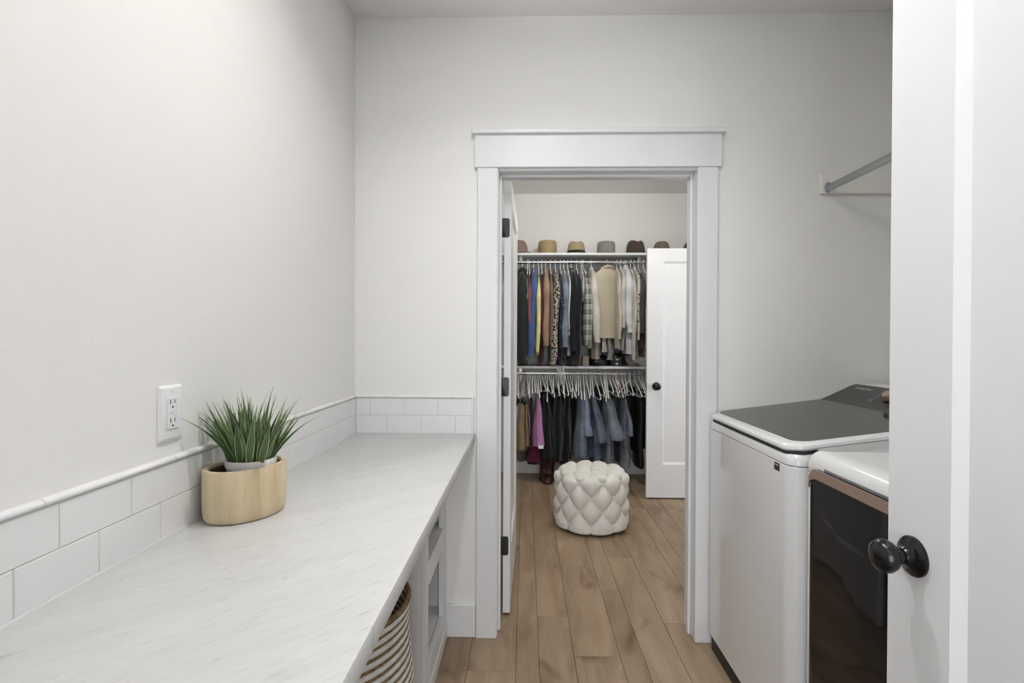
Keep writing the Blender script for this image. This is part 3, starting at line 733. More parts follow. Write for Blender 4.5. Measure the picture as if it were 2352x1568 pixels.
# ------------------------------------------------------------------ hanging rod over the machines
hr = thing('hanging_rod', 'satin steel hanging rod on a white wall cleat above the washer', 'clothes rod', (1.31, 2.1, 2.0))
obj('cleat', box(1.289, RX, DY-.019, DY, 1.979, 2.066, .001), M_CLEAT, hr)
def oval_rod(cx_, cz, y0, y1, a, b, n=20):
    return rings([[(cx_+a*math.cos(2*PI*i/n), y, cz+b*math.sin(2*PI*i/n)) for i in range(n)] for y in (y0, y1)])
obj('rod', oval_rod(1.316, 2.0, .10, DY-.022, .0085, .0165), M_STEEL, hr, True, 60)
obj('rod_socket', oval_rod(1.314, 2.003, DY-.024, DY-.018, .013, .024), M_STEEL, hr, True, 60)
obj('rod_socket', oval_rod(1.314, 2.003, .081, .102, .013, .024), M_STEEL, hr, True, 60)

# ------------------------------------------------------------------ lamps in the ceilings
lx, ly = LAUNDRY_LAMP[:2]
r = thing('recessed_light', 'recessed downlight in the laundry room ceiling', 'light', (lx, ly, CEIL))
obj('trim_ring', lathe([(.075, CEIL-.001), (.095, CEIL-.001), (.093, CEIL-.007), (.078, CEIL-.009), (.075, CEIL-.006)], 36, 'z', (lx, ly, 0)), M_TRIM, r, True)
obj('lens', lathe([(.0005, CEIL-.004), (.075, CEIL-.004), (.075, CEIL-.002), (.0005, CEIL-.002)], 36, 'z', (lx, ly, 0)), M_LENS, r)
lx, ly = CLOSET_LAMP[:2]
r = thing('dome_light', 'round frosted dome light on the closet ceiling', 'light', (lx, ly, CEIL))
obj('base_plate', lathe([(.0005, CEIL-.02), (.10, CEIL-.02), (.10, CEIL), (.0005, CEIL)], 36, 'z', (lx, ly, 0)), M_STEEL, r, True)
obj('dome', lathe([(.09, CEIL-.02), (.14, CEIL-.045), (.15, CEIL-.08), (.14, CEIL-.12), (.11, CEIL-.155), (.06, CEIL-.175), (.0005, CEIL-.18)], 36, 'z', (lx, ly, 0)), M_DOME, r, True)

# ------------------------------------------------------------------ tufted ottoman
OT = Vector((.478, 3.70, 0)); OR, OH, NB = .255, .425, 9
ot = thing('tufted_ottoman', 'round ivory tufted ottoman on the closet floor', 'ottoman', OT, .394)
def ottoman():
    rows = [(.03, OR), (.02, OR)]
    nt_, V, Fc = 240, [], []
    # profile: v lattice rows against position along the cover
    prof_v = []
    for i in range(15): s = i/14; prof_v.append((-.75+.75*s, OR*(.985+.015*min(1, s*3)), .012+.055*s))
    for i in range(1, 61): s = i/60; prof_v.append((3*s, OR, .067+.285*s))
    for i in range(1, 29):
        s = i/28; a = s*PI/2
        prof_v.append((3+.75*s, OR-.055+.055*math.cos(a), .352+.055*math.sin(a)))
    for i in range(1, 45):
        s = i/44; prof_v.append((3.75+2.6*s, (OR-.055)*(1-s)+.004*s, .407+.002*s))
    for k, (v, r, z) in enumerate(prof_v):
        # outward normal of the profile
        k0, k1 = max(0, k-1), min(len(prof_v)-1, k+1)
        dr_, dz_ = prof_v[k1][1]-prof_v[k0][1], prof_v[k1][2]-prof_v[k0][2]; l = math.hypot(dr_, dz_) or 1
        nr, nz = dz_/l, -dr_/l
        for i in range(nt_):
            t = 2*PI*i/nt_; u = NB*t/(2*PI)
            if v < 0:
                mm, nn = u, -u
                q = abs(math.sin(PI*u)); f = min(1, -v/.75)
                base = (max(1e-6, q))**.38; h = base*(1-.55*f)+.42*f
                h -= .35*max(0, (f-.6)/.4)**2
            else:
                mm, nn = v/2+u, v/2-u
                h = (max(1e-7, abs(math.sin(PI*mm)*math.sin(PI*nn))))**.45
            if v > 3.15:
                px_, py_ = (r+.03)*math.cos(t)/.125, (r+.03)*math.sin(t)/.125
                ht = (max(1e-7, abs(math.sin(PI*(px_*.80+py_*.5))*math.sin(PI*(px_*.80-py_*.5)))))**.42
                f = min(1, max(0, (v-3.15)/.6)); f = f*f*(3-2*f); h = h*(1-f)+ht*f
            d = (.043 if v < 3.3 else .032)*(h-.62)
            V.append(((r+nr*d)*math.cos(t), (r+nr*d)*math.sin(t), max(.008, z+nz*d)))
    n = len(prof_v)
    for k in range(n-1):
        for i in range(nt_):
            j = (i+1) % nt_; Fc.append((k*nt_+i, k*nt_+j, (k+1)*nt_+j, (k+1)*nt_+i))
    Fc.append(tuple(range(nt_-1, -1, -1))); Fc.append(tuple((n-1)*nt_+i for i in range(nt_)))
    me = bpy.data.meshes.new('upholstery'); me.from_pydata(V, [], Fc); me.polygons.foreach_set('use_smooth', [True]*len(me.polygons)); return me
lobj('upholstery', ottoman(), M_VELVET, ot)
bmesh_btn = finish(lathe([(.0004, -.004), (.0095, -.004), (.0095, .001), (.007, .0045), (.0004, .0055)], 14, 'x'), 'button', True); 
for j in range(4):
    # lathe axis 'x' already points outward
    for i in range(NB):
        t = 2*PI*(i+(j % 2)/2)/NB; z = .067+.095*j
        lobj('button', bmesh_btn, M_VELVET, ot, ((OR-.018)*math.cos(t), (OR-.018)*math.sin(t), z), (0, 0, t))
lobj('base', finish(lathe([(.0005, 0), (.225, 0), (.225, .014), (.0005, .014)], 40), 'base'), M_BLACK, ot)

# ------------------------------------------------------------------ closet shelves and rods
SHF = 4.72
for nm, zt, th, lab in (('closet_shelf', 2.128, .022, 'upper white closet shelf carrying the row of hats'), ('closet_shelf', 1.086, .023, 'lower white closet shelf above the jeans')):
    t = thing(nm, lab, 'shelf', (.6, 4.9, zt-th))
    obj('board', box(CLX, CRX, SHF, CBACK, zt-th, zt, .002), M_TRIM, t)
    obj('cleat', box(CLX, CRX, CBACK-.019, CBACK, zt-th-.085, zt-th, .002), M_TRIM, t)
RODY = 4.80
RODS = (2.052, 1.014)
for z, lab in ((RODS[0], 'upper chrome closet rod holding shirts and jackets'), (RODS[1], 'lower chrome closet rod holding jeans and white hangers')):
    t = thing('closet_rod', lab, 'clothes rod', (.6, RODY, z))
    rr = rings([[(x, RODY+.0165*math.cos(2*PI*i/20), z+.0165*math.sin(2*PI*i/20)) for i in range(20)] for x in (CLX, CRX)])
    obj('rod', rr, M_CHROME, t, True, 60)
    for bx in (-.045, 1.052):
        b = bmesh.new(); top = 2.105 if z > 1.5 else 1.062
        box(bx-.014, bx+.014, RODY-.012, RODY+.012, z+.01, top, .001, bm=b)
        box(bx-.010, bx+.010, RODY, CBACK-.02, top-.012, top, .001, bm=b)
        box(bx-.010, bx+.010, CBACK-.028, CBACK-.02, top-.20, top, .001, bm=b)
        obj('bracket', b, M_STEEL, t)

# ------------------------------------------------------------------ hats on the upper shelf
ZS = 2.128
def hat(px0, px1, py_top, lab, mat, crown='fedora', brim=.0, band=None, yc=4.90):
    a = at_y(px0, 570, yc); b = at_y(px1, 570, yc); xc = (a.x+b.x)/2; R = (b.x-a.x)/2
    ztop = at_y((px0+px1)/2, py_top, yc).z; h = ztop-ZS
    t = thing('hat', lab, 'hat', (xc, yc, ZS), rz=random.uniform(-.15, .15), group='hats on the upper closet shelf')
    n = 36; rs = []
    prof = {'fedora': [(1.0, 0), (.985, .25), (.95, .5), (.86, .78), (.74, .93), (.58, 1.0), (.35, .99), (.12, .96), (.004, .955)],
            'flat': [(1.0, 0), (1.03, .3), (1.03, .7), (1.0, .88), (.9, .98), (.7, 1.0), (.4, 1.0), (.004, 1.0)],
            'round': [(1.0, 0), (.98, .3), (.92, .58), (.78, .84), (.60, .96), (.35, 1.0), (.12, 1.01), (.004, 1.01)]}[crown]
    for s, k in prof:
        ring = []
        for i in range(n):
            q = 2*PI*i/n; x, y = R*s*math.cos(q), R*1.12*s*math.sin(q); z = .004+h*k
            if crown == 'fedora' and k > .7: z -= .11*h*math.exp(-(x/(R*.30))**2)*((k-.7)/.3)
            ring.append((x, y, z))
        rs.append(ring)
    lobj('crown', finish(rings(rs), 'crown', True, 70), mat, t)
    if brim:
        rs = []
        for rr, z in ((R*.97, .004), (R+brim*.5, .003), (R+brim, .007), (R+brim, .010), (R+brim*.5, .006), (R*.97, .008)):
            rs.append([(rr*math.cos(2*PI*i/n), rr*1.1*math.sin(2*PI*i/n), z) for i in range(n)])
        lobj('brim', finish(rings(rs, cap=False), 'brim', True, 70), mat, t)
    if band:
        lobj('hat_band', finish(rings([[(R*1.012*math.cos(2*PI*i/n), R*1.135*math.sin(2*PI*i/n), z) for i in range(n)] for z in (.006, .042)], cap=False), 'hat_band', True), band, t)
    return t
hat(1168, 1213, 553.5, 'mauve felt hat at the left end of the upper shelf', fabric('felt_mauve', srgb(150, 128, 118)), 'round', .085)
hat(1237, 1278, 555, 'flat-topped straw hat on the upper shelf', fabric('straw', srgb(196, 168, 118), 'straw'), 'flat', .03, yc=4.93)
hat(1303, 1344, 556, 'pinched straw fedora with a dark band on the upper shelf', fabric('straw_light', srgb(196, 172, 132), 'straw'), 'fedora', .05, fabric('band_black', (.02, .02, .02)))
hat(1372, 1412, 557, 'light grey felt hat with a leopard band on the upper shelf', fabric('felt_grey', srgb(150, 146, 138)), 'flat', .05, fabric('leopard_band', srgb(150, 110, 90), 'leopard'))
hat(1438, 1481, 554, 'dark brown pinched felt hat on the upper shelf', fabric('felt_brown', srgb(84, 70, 58)), 'fedora', .05)
hat(1500, 1539, 556, 'taupe felt hat above the open closet door', fabric('felt_taupe', srgb(128, 115, 102)), 'round', .05)
hat(1569, 1610, 556, 'brown felt hat partly hidden by the right door jamb', fabric('felt_brown2', srgb(100, 82, 64)), 'round', .05)

# ------------------------------------------------------------------ hangers
HPATH_HOOK = [(0, .019*math.cos(a), .019*math.sin(a)) for a in [math.radians(q) for q in range(-25, 181, 18)]]
HPATH_HOOK = [(0, -y, z) for (x, y, z) in HPATH_HOOK]
HPATH_HOOK = [(0, .019*math.cos(math.radians(q)), .019*math.sin(math.radians(q))) for q in range(200, -61, -20)]+[(0, .004, -.024), (0, 0, -.036), (0, 0, -.062)]
hook_me = finish(tube(HPATH_HOOK, .0038, 6), 'hook', True)
def frame_path(hw, drop, bar):
    p = [(0, 0, -.060)]
    for i in range(1, 9): s = i/8; p.append((0, -hw*s, -.060-drop*s**1.25))
    p += [(0, -hw-.004, -.060-drop-.012), (0, -hw+.008, -.060-drop-.020)]
    p += [(0, hw-.008, -.060-drop-.020), (0, hw+.004, -.060-drop-.012)]
    for i in range(8, 0, -1): s = i/8; p.append((0, hw*s, -.060-drop*s**1.25))
    p.append((0, 0, -.060)); return p
frame_short = finish(tube(frame_path(.135, .055, 1), .0045, 6), 'frame', True); frame_short.materials.append(M_HANGER)
frame_me = [finish(tube(frame_path(.205+.006*k, .085+.03*k, 1), .0052, 6), 'frame', True) for k in range(3)]
for me in [hook_me]+frame_me: me.materials.append(M_HANGER)
hook_t, frame_t = hook_me.copy(), frame_me[1].copy()
for me in (hook_t, frame_t): me.materials.clear(); me.materials.append(M_TAN_H)
def X46(px, y=4.60): return at_y(px, 700, y).x
def PZ(py, y=4.60): return at_y(1330, py, y).z
def hanger(x, zr, rz, tilt, label, group, k=0, tan=False):
    t = thing('hanger', label, 'hanger', (x, RODY, zr+.0005), 0, group)
    t.rotation_euler = (tilt, 0, rz)
    lobj('hook', hook_t if tan else hook_me, None, t); lobj('frame', frame_t if tan else (frame_me[k] if k >= 0 else frame_short), None, t)
    return t

# ------------------------------------------------------------------ clothes
NR = 26
def loft(keys, m=18, seed=0, n=NR, wobble=True):
    """keys: (z, cx, cy, a, b, fold) from top to bottom; a across the rod (x), b along y"""
    rg = random.Random(seed); K = np.array(keys, float); zs = K[:, 0]
    zz = np.linspace(zs[0], zs[-1], m); order = np.argsort(zs)
    col = lambda c: np.interp(zz, zs[order], K[order, c])
    cx_, cy_, a_, b_, f_ = (col(i) for i in range(1, 6)); ph = rg.uniform(0, 6); ph2 = rg.uniform(0, 6); kf = rg.choice((5, 6, 7)); kf2 = rg.choice((9, 11))
    # exact key rows matter at the top
    rs = []; wob = rg.uniform(.003, .007) if wobble and m > 6 else 0
    for i in range(m):
        ring = []; s_ = i/(m-1); wf = wob*min(1, s_*3, (1-s_)*5); cx_[i] += wf*math.sin(s_*7+ph); cy_[i] += wf*math.sin(s_*6+ph2)
        for k in range(n):
            t = 2*PI*k/n
            w_ = 1+f_[i]*(math.sin(kf*t+ph+zz[i]*5)+.5*math.sin(kf2*t+ph2-zz[i]*7))
            c, s = math.cos(t), math.sin(t)
            x = a_[i]*w_*math.copysign(abs(c)**.8, c); y = b_[i]*(1+(w_-1)*.25)*math.copysign(abs(s)**.8, s)
            ring.append((cx_[i]+x, cy_[i]+y, zz[i]))
        rs.append(ring)
    return finish(rings(rs), 'cloth', True, 80)
CUT = set('at between on beside hanging in behind with squeezed left right next hem half just standing turned below below, collar folded of'.split())
def short_name(label):
    out = []
    for wd in label.split():
        if wd in CUT and len(out) > 1: break
        out.append(wd)
    return ' '.join(out)
def shirt(name, label, px, wpx, top, sl_end, hem, mat, rz=0, tilt=0, collar=True, sleeve=True, body_a=None, cat=None, half=.20, seed=None, cuff=None, lean=0, hood=False, body_mat=None, short=False):
    sd = seed if seed is not None else int(px*7+wpx)
    x = X46(px); z0 = PZ(top+6, 4.75)
    t = thing(name, label, cat or name.replace('_', ' '), (x, RODY, z0), 0, 'clothes on the upper rod'); t.rotation_euler = (0, 0, rz)
    a = body_a or max(.018, wpx*.0039*.42); hz = PZ(hem, 4.68)-z0
    body = [(0, 0, 0, a*.55, .045, 0), (-.018, 0, 0, a*.8, .07, .02), (-.05, 0, 0, a*.9, half*.72, .03), (-.085, 0, 0, a, half*.98, .04), (-.16, 0, 0, a, half*1.0, .06), (-.4, lean*.4, 0, a*.95, half*.97, .10), (hz, lean, 0, a*1.1, half*1.02, .16)]
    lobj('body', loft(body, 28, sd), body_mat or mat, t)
    if sleeve:
        sz = PZ(sl_end, 4.57)-z0; r = wpx*.0039/2
        for sgn in (-1, 1):
            e = sz if not short else -.30
            ks = [(-.035, 0, sgn*(half-.07), r*.30, .03, .02), (-.075, 0, sgn*(half-.02), r*.52, .045, .03), (-.13, 0, sgn*(half+.008), r*.78, .052, .04), (-.21, 0, sgn*(half+.016), r, .055, .06), (-.40, lean*.4, sgn*(half+.022), r*.95, .050, .12), (e+.06, lean*.8, sgn*(half+.022), r*.85, .042, .08), (e+.05, lean*.8, sgn*(half+.022), r*.72, .034, .04), (e, lean, sgn*(half+.022), r*.74, .034, .03)]
            s_ = lobj('sleeve', loft(ks, 26, sd+sgn), mat, t)
            if cuff: lobj('cuff', loft([(e+.045, lean, sgn*(half+.022), r*.80, .037, .02), (e-.002, lean, sgn*(half+.022), r*.82, .038, .02)], 4, sd), cuff, s_)
    if collar: lobj('collar', loft([(.012, 0, 0, a*.45, .040, .05), (.002, 0, 0, a*.62, .055, .05), (-.03, 0, -.01, a*.75, .070, .05)], 5, sd+9), mat, t)
    if hood: lobj('hood', loft([(.03, 0, .06, a*.5, .06, .05), (0, .0, .02, a*1.15, .13, .06), (-.10, 0, .0, a*1.25, .15, .08), (-.20, 0, 0, a*1.1, .10, .08)], 9, sd+5), mat, t)
    hanger(x, RODS[0], rz, 0, 'white hanger inside the '+short_name(label), 'hangers on the upper rod', -1)
    return t
Fb = fabric
GA = [
 dict(name='hoodie', label='charcoal green hooded sweatshirt at the left end of the upper rod', px=1199, wpx=26, top=613, sl_end=836, hem=838, mat=Fb('charcoal_green', srgb(40, 46, 47)), hood=True, collar=False),
 dict(name='blouse', label='pale grey-olive blouse hem beside the charcoal hoodie', px=1211, wpx=9, top=628, sl_end=700, hem=826, mat=Fb('grey_olive', srgb(138, 134, 122)), short=True, half=.19),
 dict(name='shirt', label='coral red shirt between the charcoal hoodie and the blue sweatshirt', px=1215, wpx=9, top=626, sl_end=800, hem=800, mat=Fb('coral', srgb(168, 76, 76)), rz=.03),
 dict(name='sweatshirt', label='royal blue sweatshirt on the upper rod', px=1226, wpx=19, top=612, sl_end=818, hem=812, mat=Fb('royal_blue', srgb(68, 94, 150)), lean=-.03),
 dict(name='shirt', label='lemon yellow long-sleeved shirt on the upper rod', px=1237.5, wpx=12, top=626, sl_end=809, hem=815, mat=Fb('lemon', srgb(222, 218, 132)), lean=-.012),
 dict(name='top', label='burgundy top hanging beside the yellow shirt', px=1245.5, wpx=8, top=624, sl_end=772, hem=838, mat=Fb('burgundy', srgb(92, 26, 48)), half=.19),
 dict(name='jacket', label='tan suede jacket on the upper rod', px=1254.5, wpx=17, top=611, sl_end=794, hem=790, mat=Fb('tan_suede', srgb(164, 130, 104))),
 dict(name='shirt', label='olive brown shirt between the tan jacket and the leopard print dress', px=1266, wpx=11, top=617, sl_end=790, hem=795, mat=Fb('olive_brown', srgb(112, 98, 80))),
 dict(name='dress', label='black and beige leopard print dress on the upper rod', px=1278, wpx=17, top=614, sl_end=836, hem=838, mat=Fb('leopard', srgb(176, 160, 146), 'leopard'), lean=-.03),
 dict(name='top', label='dark navy printed top beside the leopard dress', px=1290, wpx=10, top=624, sl_end=800, hem=837, mat=Fb('navy_print', srgb(36, 42, 62), 'floral', srgb(90, 104, 130)), half=.19),
 dict(name='jacket', label='washed blue denim jacket on the upper rod', px=1298, wpx=18, top=618, sl_end=797, hem=780, mat=Fb('denim_mid', srgb(104, 124, 148), 'denim')),
 dict(name='shirt', label='white shirt squeezed between the denim jacket and the black dress', px=1307.5, wpx=7, top=616, sl_end=770, hem=816, mat=Fb('white_cotton', srgb(214, 214, 214)), half=.19),
 dict(name='dress', label='long black dress on the upper rod', px=1316, wpx=20, top=612, sl_end=806, hem=836, mat=Fb('black_cloth', srgb(24, 25, 29))),
 dict(name='top', label='black top left of the plaid flannel shirt', px=1328.5, wpx=13, top=617, sl_end=812, hem=838, mat=Fb('black_cloth2', srgb(20, 20, 23))),
 dict(name='shirt', label='pale grey shirt collar behind the plaid flannel shirt', px=1340, wpx=8, top=614, sl_end=700, hem=690, mat=Fb('pale_grey', srgb(186, 190, 194)), short=True, half=.16),
 dict(name='flannel_shirt', label='grey and black plaid flannel shirt on the upper rod', px=1344, wpx=22, top=626, sl_end=793, hem=792, mat=Fb('plaid', (.3, .3, .3), 'plaid'), rz=.10, cat='shirt'),
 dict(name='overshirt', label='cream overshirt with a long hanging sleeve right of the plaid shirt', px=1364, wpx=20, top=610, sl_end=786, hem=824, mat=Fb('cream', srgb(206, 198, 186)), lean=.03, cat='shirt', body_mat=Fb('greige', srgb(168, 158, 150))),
 dict(name='cardigan', label='ivory cardigan behind the cream knit sweater', px=1425, wpx=11, top=612, sl_end=778, hem=800, mat=Fb('ivory', srgb(202, 192, 168)), rz=-.05),
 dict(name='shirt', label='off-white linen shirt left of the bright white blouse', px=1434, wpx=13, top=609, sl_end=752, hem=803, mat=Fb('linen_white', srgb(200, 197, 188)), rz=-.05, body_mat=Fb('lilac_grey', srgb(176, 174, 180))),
 dict(name='blouse', label='bright white blouse on the upper rod', px=1446, wpx=21, top=605, sl_end=763, hem=812, mat=Fb('bright_white', srgb(216, 217, 219)), rz=-.06, lean=.02),
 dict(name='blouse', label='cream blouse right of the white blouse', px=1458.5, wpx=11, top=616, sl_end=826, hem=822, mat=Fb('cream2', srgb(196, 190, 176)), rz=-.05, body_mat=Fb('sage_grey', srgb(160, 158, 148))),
 dict(name='shirt', label='ivory shirt with maroon print beside the charcoal top', px=1467, wpx=9, top=608, sl_end=780, hem=832, mat=Fb('maroon_print', srgb(204, 196, 184), 'floral', srgb(96, 56, 62)), rz=-.04),
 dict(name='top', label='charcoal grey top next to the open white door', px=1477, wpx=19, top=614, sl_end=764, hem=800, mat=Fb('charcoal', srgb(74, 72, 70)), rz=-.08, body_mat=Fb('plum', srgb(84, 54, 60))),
 dict(name='blouse', label='floral beige blouse half hidden by the open white door', px=1489, wpx=11, top=616, sl_end=800, hem=820, mat=Fb('beige_floral', srgb(176, 160, 140), 'floral', srgb(90, 70, 60)), rz=-.05),
]
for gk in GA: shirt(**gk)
# cream knit sweater turned to face the room
kx = at_y(1398, 700, 4.70).x; kz = PZ(613, 4.72)
kn = thing('knit_sweater', 'cream cable-knit sweater turned to face the room on the upper rod', 'sweater', (kx, RODY-.03, kz)); kn.rotation_euler = (0, 0, math.radians(-62))
MK = Fb('cream_knit', srgb(206, 194, 168), 'knit')
kh = PZ(776, 4.68)-kz
lobj('body', loft([(-.005, 0, 0, .022, .055, 0), (-.03, 0, 0, .032, .095, .02), (-.07, 0, 0, .036, .15, .02), (-.12, 0, 0, .04, .175, .03), (-.35, 0, -.0, .042, .165, .06), (kh, 0, .01, .05, .17, .08)], 22, 5, 40), MK, kn)
sz = PZ(810, 4.62)-kz
for sgn in (-1, 1):
    e = sz if sgn > 0 else sz+.04
    lobj('sleeve', loft([(-.09, 0, sgn*.155, .025, .03, .02), (-.14, -.01, sgn*.185, .04, .036, .03), (-.4, -.018, sgn*.192, .04, .036, .06), (e+.06, -.02, sgn*.186, .036, .032, .05), (e+.05, -.02, sgn*.186, .028, .026, .02), (e, -.02, sgn*.186, .028, .026, .02)], 20, 31+sgn), MK, kn)
def ring_collar(r1, r2, z, n=28, q=8):
    V, Fc = [], []
    for i in range(n):
        t = 2*PI*i/n
        for k in range(q):
            a = 2*PI*k/q; V.append(((.032+r2*math.cos(a))*math.cos(t)-.02*(1-math.cos(t))*.4, (r1+r2*math.cos(a))*math.sin(t), z+r2*math.sin(a)+.022*(math.cos(t))))
    for i in range(n):
        for k in range(q): Fc.append((i*q+k, ((i+1) % n)*q+k, ((i+1) % n)*q+(k+1) % q, i*q+(k+1) % q))
    return finish(pydata(V, Fc), 'collar', True, 80)
lobj('collar', ring_collar(.062, .011, -.012), MK, kn)
hanger(kx, RODS[0], math.radians(-62), 0, 'white hanger under the cream knit sweater', 'hangers on the upper rod', -1)
# undershirt hems below the knit
for (name, lab, px, wd, top, hem, mat) in (
    ('blouse', 'white ruffled blouse hem below the cream knit sweater', 1397, .05, 740, 808, Fb('ruffle_white', srgb(208, 206, 200))),
    ('top', 'grey top hem below the cream knit sweater', 1410, .05, 745, 826, Fb('mid_grey', srgb(158, 154, 150))),
    ('top', 'taupe top hem behind the cream overshirt', 1383, .04, 740, 816, Fb('taupe', srgb(150, 134, 120)))):
    z0 = PZ(top, 4.78); x = at_y(px, 700, 4.74).x
    t = thing(name, lab, name, (x, RODY+.07, z0), -.3, 'clothes on the upper rod')
    lobj('body', loft([(0, 0, 0, .012, .05, 0), (-.06, 0, 0, wd*.35, .12, .03), (-.3, 0, 0, wd*.5, .16, .08), (PZ(hem, 4.72)-z0, 0, 0, wd*.6, .17, .14)], 18, int(px)), mat, t)

# ------------------------------------------------------------------ lower rod: hangers and folded clothes
LOWER = []
def draped(name, label, px_top, w_top, px_bot, w_bot, top, bot, mat, cat=None, rz=0, legs=2, depth=.15, yoff=0, cy=0, fold=.12, seed=0, hem=None):
    """cloth folded over a hanger: panels that widen towards the hem"""
    cy += yoff; y = 4.63+yoff; LOWER.append((px_top, short_name(label)))
    xt, xb = at_y(px_top, 950, y).x, at_y(px_bot, 1040, y).x
    zt, zb = at_y(px_top, top, y).z, at_y(px_bot, bot, y).z
    t = thing(name, label, cat or name.replace('_', ' '), (xt, RODY, zb), rz, 'clothes on the lower rod')
    for k in range(legs):
        dz = 0 if k == 0 else .06*(1 if k == 1 else 1.5)
        dy = -.0+(.05 if k else 0); sgn = 0 if legs == 1 else (-.25 if k == 0 else .3)
        wt, wb = w_top*.0039/2, w_bot*.0039/2*(1 if legs == 1 else .72)
        ks = [(zt-zb, 0, cy+dy, wt*.5, depth*.9, .0), (zt-zb-.02, 0, cy+dy, wt*.95, depth, .03), ((zt-zb)*.6, (xb-xt)*.4+sgn*wb*.5, cy+dy, (wt+wb)*.5, depth*1.03, fold*.7), (dz+.02, (xb-xt)+sgn*wb, cy+dy, wb, depth*1.05, fold), (dz, (xb-xt)+sgn*wb, cy+dy, wb*.98, depth*1.05, fold)]
        o = lobj('leg' if cat == 'trousers' or cat == 'jeans' else 'panel', loft(ks, 20, seed+k+int(px_bot)), mat, t)
        if hem: lobj('hem', loft([(dz+.016, (xb-xt)+sgn*wb, cy+dy, wb*1.03, depth*1.065, fold), (dz-.002, (xb-xt)+sgn*wb, cy+dy, wb*1.02, depth*1.06, fold)], 3, seed+k+int(px_bot)), hem, o)
    return t
J1 = Fb('denim_light', srgb(104, 132, 168), 'denim'); J2 = Fb('denim_blue', srgb(92, 116, 150), 'denim'); J3 = Fb('denim_faded', srgb(112, 130, 150), 'denim'); J4 = Fb('denim_pale', srgb(112, 126, 146), 'denim'); JD = Fb('denim_dark', srgb(30, 36, 52), 'denim')
KH = Fb('khaki', srgb(150, 124, 90)); BLK = Fb('black_soft', srgb(15, 16, 20)); BLK2 = Fb('black_navy', srgb(14, 15, 22))
draped('trousers', 'tan khaki trousers folded on the left end of the lower rod', 1199, 15, 1196, 24, 921, 1036, KH, 'trousers', legs=1, hem=Fb('khaki_hem', srgb(140, 114, 82)))
draped('trouser_pair', 'second leg of tan khaki trousers behind the folded pair', 1208, 10, 1211, 14, 925, 1026, Fb('khaki2', srgb(146, 120, 88)), 'trousers', legs=1, yoff=.02)
draped('skirt', 'mauve grey skirt below the tan khaki trousers', 1200, 18, 1197, 26, 975, 1064, Fb('mauve_grey', srgb(122, 104, 104)), legs=1, yoff=.10, cy=.05)
draped('cardigan', 'dusty lilac cardigan beside the tan khaki trousers', 1213, 8, 1216, 10, 915, 1000, Fb('lilac_dusty', srgb(132, 104, 122)), legs=1, yoff=.03)
draped('top', 'dark maroon top between the khaki trousers and the orchid shirt', 1221, 9, 1219, 12, 920, 1030, Fb('maroon_dark', srgb(46, 24, 34)), legs=1, yoff=.02)
t = draped('shirt', 'orchid pink shirt on the lower rod', 1236, 9, 1238, 31, 906, 1027, Fb('orchid', srgb(196, 128, 186)), legs=1, fold=.16, yoff=-.02)
a_ = at_y(1238, 1022, 4.45)
lobj('price_tag', finish(box(.005, .050, -.192, -.190, -.012, .020), 'price_tag'), M_PLASTIC, t)
draped('shorts', 'magenta athletic shorts hanging below the orchid shirt', 1232, 12, 1226, 34, 985, 1067, Fb('magenta', srgb(120, 16, 76)), legs=1, yoff=.08, hem=Fb('black_hem', srgb(20, 18, 20)))
draped('top', 'plum top hem beside the magenta shorts', 1246, 10, 1247, 18, 950, 1064, Fb('plum_dark', srgb(58, 16, 46)), legs=1, yoff=.10)
draped('trousers', 'black trousers right of the orchid shirt', 1254, 14, 1262, 36, 907, 1054, BLK, 'trousers', seed=3)
draped('trousers', 'black navy trousers in the middle of the lower rod', 1285, 16, 1283, 34, 903, 1062, BLK2, 'trousers', seed=4)
draped('trousers', 'black trousers left of the light blue jeans', 1305, 14, 1303, 34, 910, 1072, Fb('black_soft2', srgb(18, 18, 24)), 'trousers', seed=9, yoff=.04)
draped('jeans', 'light blue jeans just left of the middle of the lower rod', 1340, 10, 1338, 38, 900, 1053, J1, 'jeans', rz=.1, hem=Fb('denim_hem', srgb(96, 122, 156), 'denim'))
draped('jeans', 'light blue jeans with a rolled short cuff', 1349, 9, 1357, 23, 898, 1002, Fb('denim_light2', srgb(112, 138, 172), 'denim'), 'jeans', legs=1, rz=-.12, hem=Fb('denim_cuff', srgb(122, 146, 178), 'denim'), yoff=-.02)
draped('jeans', 'dark blue jeans behind the light blue pair', 1362, 10, 1356, 40, 930, 1050, Fb('denim_deep', srgb(56, 74, 108), 'denim'), 'jeans', legs=1, yoff=.07)
draped('jeans', 'blue bootcut jeans in the middle of the lower rod', 1367, 9, 1388, 26, 903, 1018, J2, 'jeans', legs=1, rz=-.15, hem=Fb('denim_hem2', srgb(86, 108, 140), 'denim'))
draped('jeans', 'long flared blue jeans hanging to just above the ottoman', 1369, 8, 1376, 30, 920, 1072, Fb('denim_flare', srgb(84, 108, 142), 'denim'), 'jeans', fold=.22, yoff=.05)
draped('jeans', 'long faded blue jeans left of the diagonal pair', 1397, 9, 1402, 26, 905, 1068, J3, 'jeans', legs=1, fold=.22, yoff=.05)
draped('jeans', 'faded jeans hanging diagonally on the lower rod', 1402, 11, 1430, 34, 903, 1012, Fb('denim_faded2', srgb(112, 132, 156), 'denim'), 'jeans', legs=1, rz=-.25, fold=.10, yoff=-.03, hem=Fb('denim_cuff2', srgb(102, 122, 146), 'denim'))
draped('jeans', 'dark indigo jeans behind the diagonal faded pair', 1421, 14, 1422, 20, 915, 1010, JD, 'jeans', legs=1, yoff=.04)
draped('trousers', 'charcoal grey trousers behind the faded jeans', 1420, 16, 1418, 28, 950, 1058, Fb('charcoal_dark', srgb(52, 50, 54)), 'trousers', legs=1, yoff=.1)
